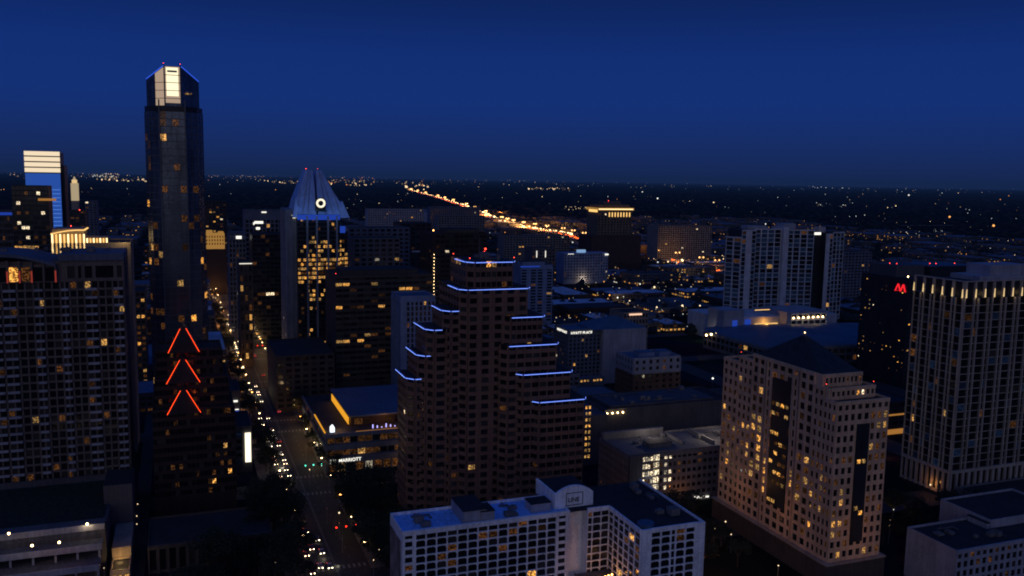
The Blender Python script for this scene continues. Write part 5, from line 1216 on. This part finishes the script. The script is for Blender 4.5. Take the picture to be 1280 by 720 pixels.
for i in range(len(pts)-1):
    for t in (0.1, .35, .6, .85): x = pts[i][0]*(1-t)+pts[i+1][0]*t; y = pts[i][1]*(1-t)+pts[i+1][1]*t; pl.tube((x, y, 0), (x, y, 5.99), 1.1, 1.1, 8)
tag(pl.build('freeway_support', M['concrete']), kind='structure')
FARC = {'fa': MB(), 'ft': MB()}; NFC = []
def small_car(x, y, z, rz, away, s, grp, lab):
    key = 'fa' if away else 'ft'
    if key not in CARS:
        m = MB(); m.box(-.92, .92, -2.2, 2.2, .3, .95, 0); m.frustum((-.85, .85, -1.2, 1.5), (-.7, .7, -.6, 1.1), .96, 1.45, 0)
        for sx in (-.65, .65): m.ball((sx, -2.3, .95), .95 if not away else .7, 1, 6, 4)
        for sx in (-.9, .9):
            for yy in (-1.4, 1.4): m.tube((sx-.1, yy, .32), (sx+.1, yy, .32), .32, .32, 8, 2)
        CARS[key] = m.mesh('car', [M['steel'], emis('head_far', (1, .66, .28), 6) if not away else emis('tail_far', (1, .12, .015), 5), M['rubber']])
    NFC.append((x, y, z, rz, s, key, grp, lab))
def place_far(x, y, z, rz, s, key, grp, lab):
    o = bpy.data.objects.new('car', CARS[key]); COL.objects.link(o); o.location = (x, y, z); o.rotation_euler = (0, 0, rz); o.scale = (s, s, s); tag(o, lab, 'car', grp)
rr = random.Random(3)
for i in range(len(pts)-1):
    L = hypot(pts[i+1][0]-pts[i][0], pts[i+1][1]-pts[i][1]); D = hypot(*pts[i]); n = int(min(42, max(9, L/ (D*.0055))))
    a = atan2(pts[i+1][1]-pts[i][1], pts[i+1][0]-pts[i][0])
    for k_ in range(n):
        t = (k_+rr.random()*.8)/n
        for side in (0, 1):
            if rr.random() < .25: continue
            p, q = off(i, 0), None; tt = (-rr.choice((5, 11, 17)) if side == 0 else rr.choice((5, 11, 17)))
            A0, B0 = off(i, tt), off(i+1, tt); x = A0[0]*(1-t)+B0[0]*t; y = A0[1]*(1-t)+B0[1]*t
            s = 1.0 if D < 2300 else 1.5
            small_car(x, y, 7.02, a+pi/2+(0 if side else 0), side == 1, s, 'cars on the freeway', 'distant car with red lights driving away on the freeway' if side else 'distant car with headlights coming on the freeway')
for i in range(len(pts)-1):
    for t in (.1, .4, .7):
        x = pts[i][0]*(1-t)+pts[i+1][0]*t; y = pts[i][1]*(1-t)+pts[i+1][1]*t; D = hypot(x, y)
        light(x, y, 20, 420000*(D/3000)**2*(.1 if i > 4 else 1), (1, .30, .05) if t == .4 else (1, .46, .12), 2)
        e = empty('street_lamp', x, y); tag(e, 'tall double armed lamp mast in the freeway median', 'street lamp', 'lamp masts along the freeway')
        q = MB(); q.tube((0, 0, 7), (0, 0, 22), .3, .2, 6); q.tube((-4, 0, 21.8), (4, 0, 21.8), .15, .15, 5); q.build('pole', M['steel'], e)
        q = MB(); s = D*.0009; q.ball((-4, 0, 21.5), s, 0, 6, 4); q.ball((4, 0, 21.5), s, 0, 6, 4); q.build('lamp_head', emis('mast_lamp', (1, .5, .16), 3) if 'mast' not in M else M['mast'], e)
        M.setdefault('mast', bpy.data.materials['mast_lamp'])

NFC.sort(key=lambda c: hypot(c[0], c[1]))
for i, c in enumerate(NFC):
    if i < 215: place_far(*c)
    else:
        x, y, z, rz, s, key = c[:6]; m = FARC[key]; k0 = len(m.v); me = CARS[key]; cc, ss = cos(rz), sin(rz)
        m.v += [(x+s*(v.co.x*cc-v.co.y*ss), y+s*(v.co.x*ss+v.co.y*cc), z+s*v.co.z) for v in me.vertices]
        m.f += [tuple(k0+q for q in p.vertices) for p in me.polygons]; m.m += [p.material_index for p in me.polygons]
for key, nm in (('fa', 'away'), ('ft', 'towards')):
    if FARC[key].f: tag(FARC[key].build('distant_cars', list(CARS[key].materials)), 'farthest freeway traffic with '+('red tail lights' if key == 'fa' else 'headlights')+' beyond the curve', 'cars', kind='stuff')

# ================================================================== lamps of the city, far and near
GL = {}
def glow_lamp(x, y, h, s, kind, strength, lab, grp):
    key = (kind, strength)
    if key not in GL:
        c = {'w': (1, .74, .42), 'c': (.95, .95, .85), 'o': (1, .42, .10), 'g': (.6, 1, .8), 'b': (.2, .4, 1)}[kind]
        e = empty('street_lamp', 0, 0); q = MB(); q.tube((0, 0, 0), (0, 0, 8.6), .16, .1, 6); po = q.build('pole', M['steel'], e)
        q = MB(); q.ball((0, 0, 0), 1, 0, 8, 5); lh = q.build('lamp_head', emis('far_lamp', c, strength), e, smooth=True); lh.location = (0, 0, 9); reg(e, po, lh); GL[key] = [e, 0]
    p = GL[key]
    if p[1] == 0: o = p[0]; p[1] = 1; kids = KIDS[o.name]
    else: o = copy_tree(p[0]); kids = [c for c in o.children]
    o.location = (x, y, h-9); tag(o, lab, 'street lamp', grp)
    for c in kids:
        if c.name.startswith('lamp_head'): c.scale = (s, s, s)
spots = [ # notable lights, px, py, size px, kind
    (895, 394, 1.6, 'c'), (889, 421, 1.4, 'c'), (1098, 339, 1.6, 'w'), (862, 252, 1.2, 'w'), (1187, 271, 1.6, 'o'), (1242, 282, 1.9, 'o'), (1136, 244, 1.3, 'c'), (957, 280, 1, 'c'),
    (822, 248, 1.4, 'c'), (803, 240, 1.2, 'c'), (892, 253, 1.2, 'w'), (868, 339, 2.2, 'w'), (878, 338, 1.8, 'w'), (844, 362, 1.5, 'c'), (818, 359, 2.0, 'w'), (800, 355, 1.3, 'c'), (772, 372, 1.5, 'c'),
    (787, 376, 1.3, 'w'), (821, 384, 1.6, 'w'), (853, 382, 2.0, 'w'), (762, 369, 1.6, 'o'), (800, 341, 1.3, 'w'), (846, 330, 1.5, 'o'), (706, 341, 1.2, 'w'), (835, 327, 1.7, 'w'), (875, 382, 1.4, 'w'), (737, 380, 1.0, 'c'), (715, 337, 1.4, 'w'), (722, 343, 1.6, 'c'), (745, 341, 1.0, 'c'), (866, 497, 1.6, 'w'),
    (877, 499, 1.8, 'c'), (887, 503, 1.8, 'c'), (896, 505, 1.6, 'c'), (905, 508, 1.8, 'c'), (902, 512, 2.2, 'w'), (891, 473, 2.0, 'c'), (755, 424, 1.2, 'w'), (625, 278, 4.6, 'w'), (618, 279, 3, 'w'), (508, 234, 2.6, 'w'),
    (513, 237, 2.4, 'w'), (478, 604, 1.6, 'w'), (344, 604, 1.0, 'w'), (367, 683, 1.8, 'w'), (424, 641, 1.8, 'w'), (1163, 606, 1.5, 'w'), (1149, 588, 1.0, 'w'), (902, 660, 1.2, 'w'), (914, 668, 1.2, 'w'), (907, 652, 1.5, 'w'), (893, 660, 1.2, 'w'),
    (973, 707, 1.3, 'w'), (1138, 682, 1.2, 'o'), (163, 496, 1.8, 'c'), (177, 492, 1.3, 'c'), (5, 304, 1.6, 'c'), (279, 683, 1.8, 'o'), (172, 630, 1, 'w'), (171, 645, 1, 'w'), (171, 655, 1, 'w'), (130, 694, .9, 'o'), (131, 672, .9, 'o'), (130, 710, .8, 'w'),
    (344, 703, 1, 'w'), (387, 587, 1.2, 'w'), (402, 582, .9, 'g'), (467, 700, 1.1, 'w'), (474, 687, .8, 'w'), (483, 674, .8, 'w'), (1113, 650, .9, 'w'), (1112, 657, .9, 'w'), (1117, 637, .7, 'c'), (755, 352, 1.1, 'o'), (1048, 310, 1.0, 'c')]
for px, py, s, kd in spots:
    x, y = P(px, py, 8); D = hypot(x, y); glow_lamp(x, y, 8, s*D/1100*.62, kd, 1.7, 'single bright lamp among the dark roofs and trees', 'single bright city lamps')
for px, py, e, c in ((625, 277, 250000, (1, .55, .2)), (279, 683, 260, (1, .25, .04)), (1163, 604, 260, (1, .4, .08)), (900, 511, 1500, (1, .9, .6)), (889, 420, 1500, (1, .9, .7)), (424, 643, 90, (.8, .7, .1)), (432, 665, 80, (1, .35, .05)), (1138, 682, 130, (1, .3, .05)), (897, 660, 160, (1, .4, .1)), (880, 668, 160, (1, .4, .1)), (150, 672, 500, (1, .4, .08)), (150, 710, 600, (1, .65, .22)), (150, 700, 300, (1, .6, .2)), (900, 630, 150, (1, .5, .15)), (878, 695, 200, (1, .35, .08)), (868, 344, 2500, (1, .7, .4)), (853, 383, 6000, (1, .8, .5)), (818, 360, 6000, (1, .7, .4)), (775, 372, 5000, (1, .6, .3)), (730, 350, 4000, (1, .6, .3)), (700, 345, 4000, (1, .7, .4)), (800, 345, 5000, (1, .7, .4)), (755, 385, 2500, (1, .8, .5)), (530, 636, 120, (1, .3, .05)), (553, 640, 150, (1, .35, .08)), (730, 620, 200, (1, .3, .08)), (0, 560, 2500, (1, .25, .04)), (210, 560, 300, (1, .4, .1)), (905, 700, 260, (1, .5, .15)), (1112, 560, 700, (1, .4, .1)), (1112, 640, 300, (1, .5, .15)), (1085, 700, 300, (1, .55, .2)), (960, 712, 260, (1, .5, .15)), (500, 640, 150, (1, .4, .1)), (470, 560, 500, (1, .4, .1)), (300, 500, 900, (1, .42, .1)), (310, 540, 500, (1, .42, .1)), (270, 400, 3500, (1, .42, .1)), (780, 640, 250, (1, .4, .1)), (745, 630, 250, (1, .35, .08))):
    x, y = P(px, py, 6); light(x, y, 6, e, c, .5)
# scattered field of lamps: the nearer ones one by one, the rest as a mass
far = MB(); rf_ = random.Random(21); ind = 0
hor = lambda x: 213.2+.0172*x
cands = []
def clus(n, x0, x1, d0, d1, kinds='wwco', s0=.5, s1=1.1, pw=1.0):
    for i in range(n):
        px = rf_.uniform(x0, x1); py = hor(px)+d0+(d1-d0)*rf_.random()**pw; cands.append((px, py, rf_.uniform(s0, s1)*(1.0 if py-hor(px) > 12 else .8), rf_.choice(kinds)))
clus(190, 0, 640, 1.0, 8, 'wwwco', .35, .8); clus(120, 640, 1280, .8, 8, 'wccc', .3, .7); clus(90, 0, 1280, 8, 30, 'wwco', .35, .8)
clus(46, 112, 150, 2, 7, 'wwc', .8, 1.6); clus(40, 120, 184, 8, 11, 'w', .8, 1.5); clus(26, 255, 330, 1.5, 3.2, 'wwo', .5, .9); clus(30, 330, 378, 7, 10.5, 'w', .8, 1.4); clus(60, 410, 470, 0, 12, 'wwo', .7, 1.6); clus(20, 500, 535, 5, 16, 'wwo', .8, 2.2)
clus(24, 600, 720, 1.5, 4, 'wc', .4, .8); clus(36, 660, 715, 10, 13, 'w', .7, 1.2); clus(16, 705, 735, 33, 37, 'w', .5, .8); clus(10, 1000, 1060, 1.5, 5, 'c', .5, 1.0); clus(14, 1020, 1060, 22, 28, 'c', .4, .7); clus(14, 1110, 1190, 55, 62, 'c', .4, .8)
clus(60, 850, 905, 88, 105, 'wwoo', .4, 1.0); clus(80, 690, 905, 62, 120, 'wwco', .6, 1.4); clus(110, 690, 905, 100, 185, 'wwcco', .4, 1.1); clus(40, 700, 900, 60, 110, 'wwco', .4, .9); clus(46, 430, 640, 20, 80, 'wwcco', .4, .9); clus(30, 255, 345, 60, 130, 'woo', .5, 1.0); clus(50, 1060, 1280, 20, 110, 'wwc', .35, .7); clus(34, 905, 1280, 10, 60, 'wc', .3, .7)
clus(14, 130, 184, 100, 240, 'wwo', .4, .8); clus(16, 380, 500, 360, 480, 'wwo', .25, .6); clus(14, 380, 480, 300, 370, 'wwog', .3, .7)
for i in range(64):                       # lamps and shop lights crowding the west side of the avenue
    Y_ = 455+R.random()**.8*900; q_ = pj(R.choice((39.5, 42.5, 37, 40.4, 67)), Y_, 7); cands.append((q_[0], q_[1], rf_.uniform(.5, 1.25), rf_.choice('woow')))
fm = {'w': 0, 'c': 1, 'o': 2, 'g': 3}
cands.sort(key=lambda c: -(c[1]-hor(c[0])))
for i, (px, py, s, kd) in enumerate(cands):
    py = max(py, hor(px)+1.0); x, y = P(px, py, 7); D = hypot(x, y); rad = s*D/1100*.62
    if i < 235 and not clash(x, x, y, y, 1): glow_lamp(x, y, 7, rad, kd, .9, 'small city lamp glowing among the low roofs', 'small lamps in the low city')
    else: far.ball((x, y, 7+rad), rad, fm[kd], 6, 4)
tag(far.build('distant_lights', [emis('far_warm', (1, .70, .38), 1.35, .85), emis('far_cool', (.85, .92, .9), 1.0, .85), emis('far_orange', (1, .38, .10), 1.1, .85), emis('far_green', (.5, 1, .7), .5, .5)]), 'countless small lights of the far city towards the horizon', 'lights', kind='stuff')

# ================================================================== woods between the roofs
rt = random.Random(9); wd = MB()
ICO = []
for i in range(2):
    pass
def clump(x, y, r, h):
    k0 = len(wd.v); n = 6
    for j, (q, z) in enumerate(((.75, .05), (1.0, .4), (.72, .75))):
        for i in range(n): a = 2*pi*i/n+j*.5; e = rt.uniform(.75, 1.2); wd.v.append((x+r*q*e*cos(a), y+r*q*e*sin(a), h*z*rt.uniform(.85, 1.15)))
    wd.v.append((x, y, h))
    for j in range(2):
        for i in range(n): p = (i+1) % n; wd.f.append((k0+j*n+i, k0+j*n+p, k0+(j+1)*n+p, k0+(j+1)*n+i)); wd.m.append(0)
    for i in range(n): wd.f.append((k0+2*n+i, k0+2*n+(i+1) % n, k0+3*n)); wd.m.append(0)
LOWB = {}
for t in LOW: LOWB.setdefault((int(t[3]//54), int(t[4]//54)), []).append(t)
for i in range(9000):
    px = rt.uniform(-10, 1290); dpx = 3+180*rt.random()**2.2; x, y = P(px, hor(px)+dpx, 6); D = hypot(x, y)
    if clash(x, x, y, y, 6) or 30 < x < 74: continue
    if any(hypot(x-p[0], y-p[1]) < 60 for p in pts) or (640 < px < 910 and dpx > 62 and rt.random() < .6): continue
    s = max(1.0, D/2500); clump(x, y, rt.uniform(4, 9)*s, rt.uniform(6, 12)*(s**.35))
tag(wd.build('woodland', M['farleaf'], smooth=False), 'dark tree cover between the roofs out to the horizon', 'trees', kind='stuff')

# ================================================================== sky and light
w = bpy.data.worlds.new('World'); scene.world = w; w.use_nodes = True; nt = w.node_tree; nt.nodes.clear(); L = nt.links
out = nt.nodes.new('ShaderNodeOutputWorld'); bg = nt.nodes.new('ShaderNodeBackground'); bg.inputs[1].default_value = 1.0
sky = nt.nodes.new('ShaderNodeTexSky'); sky.sky_type = 'NISHITA'; sky.sun_disc = False; sky.sun_elevation = radians(1.5); sky.sun_rotation = radians(205); sky.altitude = 150
sm = nt.nodes.new('ShaderNodeMixRGB'); sm.blend_type = 'MULTIPLY'; sm.inputs[0].default_value = 1; sm.inputs[2].default_value = (.0006, .0012, .0022, 1); L.new(sky.outputs[0], sm.inputs[1])
tc = nt.nodes.new('ShaderNodeTexCoord'); sp = nt.nodes.new('ShaderNodeSeparateXYZ'); L.new(tc.outputs['Generated'], sp.inputs[0])
cr = nt.nodes.new('ShaderNodeValToRGB'); L.new(sp.outputs[2], cr.inputs[0]); el = cr.color_ramp.elements
stops = [(0.0, (.0080, .0200, .082)), (.03, (.0072, .0240, .122)), (.08, (.0058, .0290, .182)), (.13, (.0050, .0265, .178)), (.19, (.0034, .0165, .110)), (.30, (.0038, .018, .11)), (1.0, (.006, .034, .175))]
el[0].position = stops[0][0]; el[0].color = (*stops[0][1], 1); el[1].position = 1; el[1].color = (*stops[-1][1], 1)
for p_, c_ in stops[1:-1]: e_ = el.new(p_); e_.color = (*c_, 1)
ad = nt.nodes.new('ShaderNodeMixRGB'); ad.blend_type = 'ADD'; ad.inputs[0].default_value = 1; L.new(cr.outputs[0], ad.inputs[1]); L.new(sm.outputs[0], ad.inputs[2])
L.new(ad.outputs[0], bg.inputs[0]); L.new(bg.outputs[0], out.inputs[0])
sd = bpy.data.lights.new('sun', 'SUN'); sd.energy = .18; sd.angle = radians(50); sd.color = (1, .90, .78); so = bpy.data.objects.new('sun', sd); COL.objects.link(so)
az = radians(205); el_ = radians(14); dv = Vector((sin(az)*cos(el_), cos(az)*cos(el_), sin(el_)))   # after-glow in the south west
so.rotation_euler = dv.to_track_quat('Z', 'Y').to_euler()
scene.view_settings.view_transform = 'Standard'; scene.view_settings.look = 'None'; scene.view_settings.exposure = 0
scene.cycles.use_denoising = True; scene.cycles.sample_clamp_indirect = 1.5; scene.cycles.max_bounces = 4; scene.cycles.diffuse_bounces = 2; scene.cycles.glossy_bounces = 2
scene.cycles.use_light_tree = True; scene.cycles.filter_width = 1.9; scene.cycles.caustics_reflective = False
for o in list(TP): 
    if o[1] == 0: 
        for c in KIDS[o[0].name]: bpy.data.objects.remove(c)
        bpy.data.objects.remove(o[0])

hz_m, hnt, hout = new_mat('haze_air'); hv = hnt.nodes.new('ShaderNodeVolumeAbsorption'); hv.inputs['Color'].default_value = (0, 0, 0, 1); hv.inputs['Density'].default_value = 1/48000
he = hnt.nodes.new('ShaderNodeEmission'); he.inputs[0].default_value = (.0070, .0185, .066, 1); he.inputs[1].default_value = 1/48000
ha = hnt.nodes.new('ShaderNodeAddShader'); hnt.links.new(hv.outputs[0], ha.inputs[0]); hnt.links.new(he.outputs[0], ha.inputs[1]); hnt.links.new(ha.outputs[0], hout.inputs['Volume'])
mb = MB(); mb.box(-60000, 60000, -2900, 89000, -1, 420); hz_o = mb.build('haze', hz_m); tag(hz_o, 'thin blue evening haze over the far city', 'haze', kind='stuff')
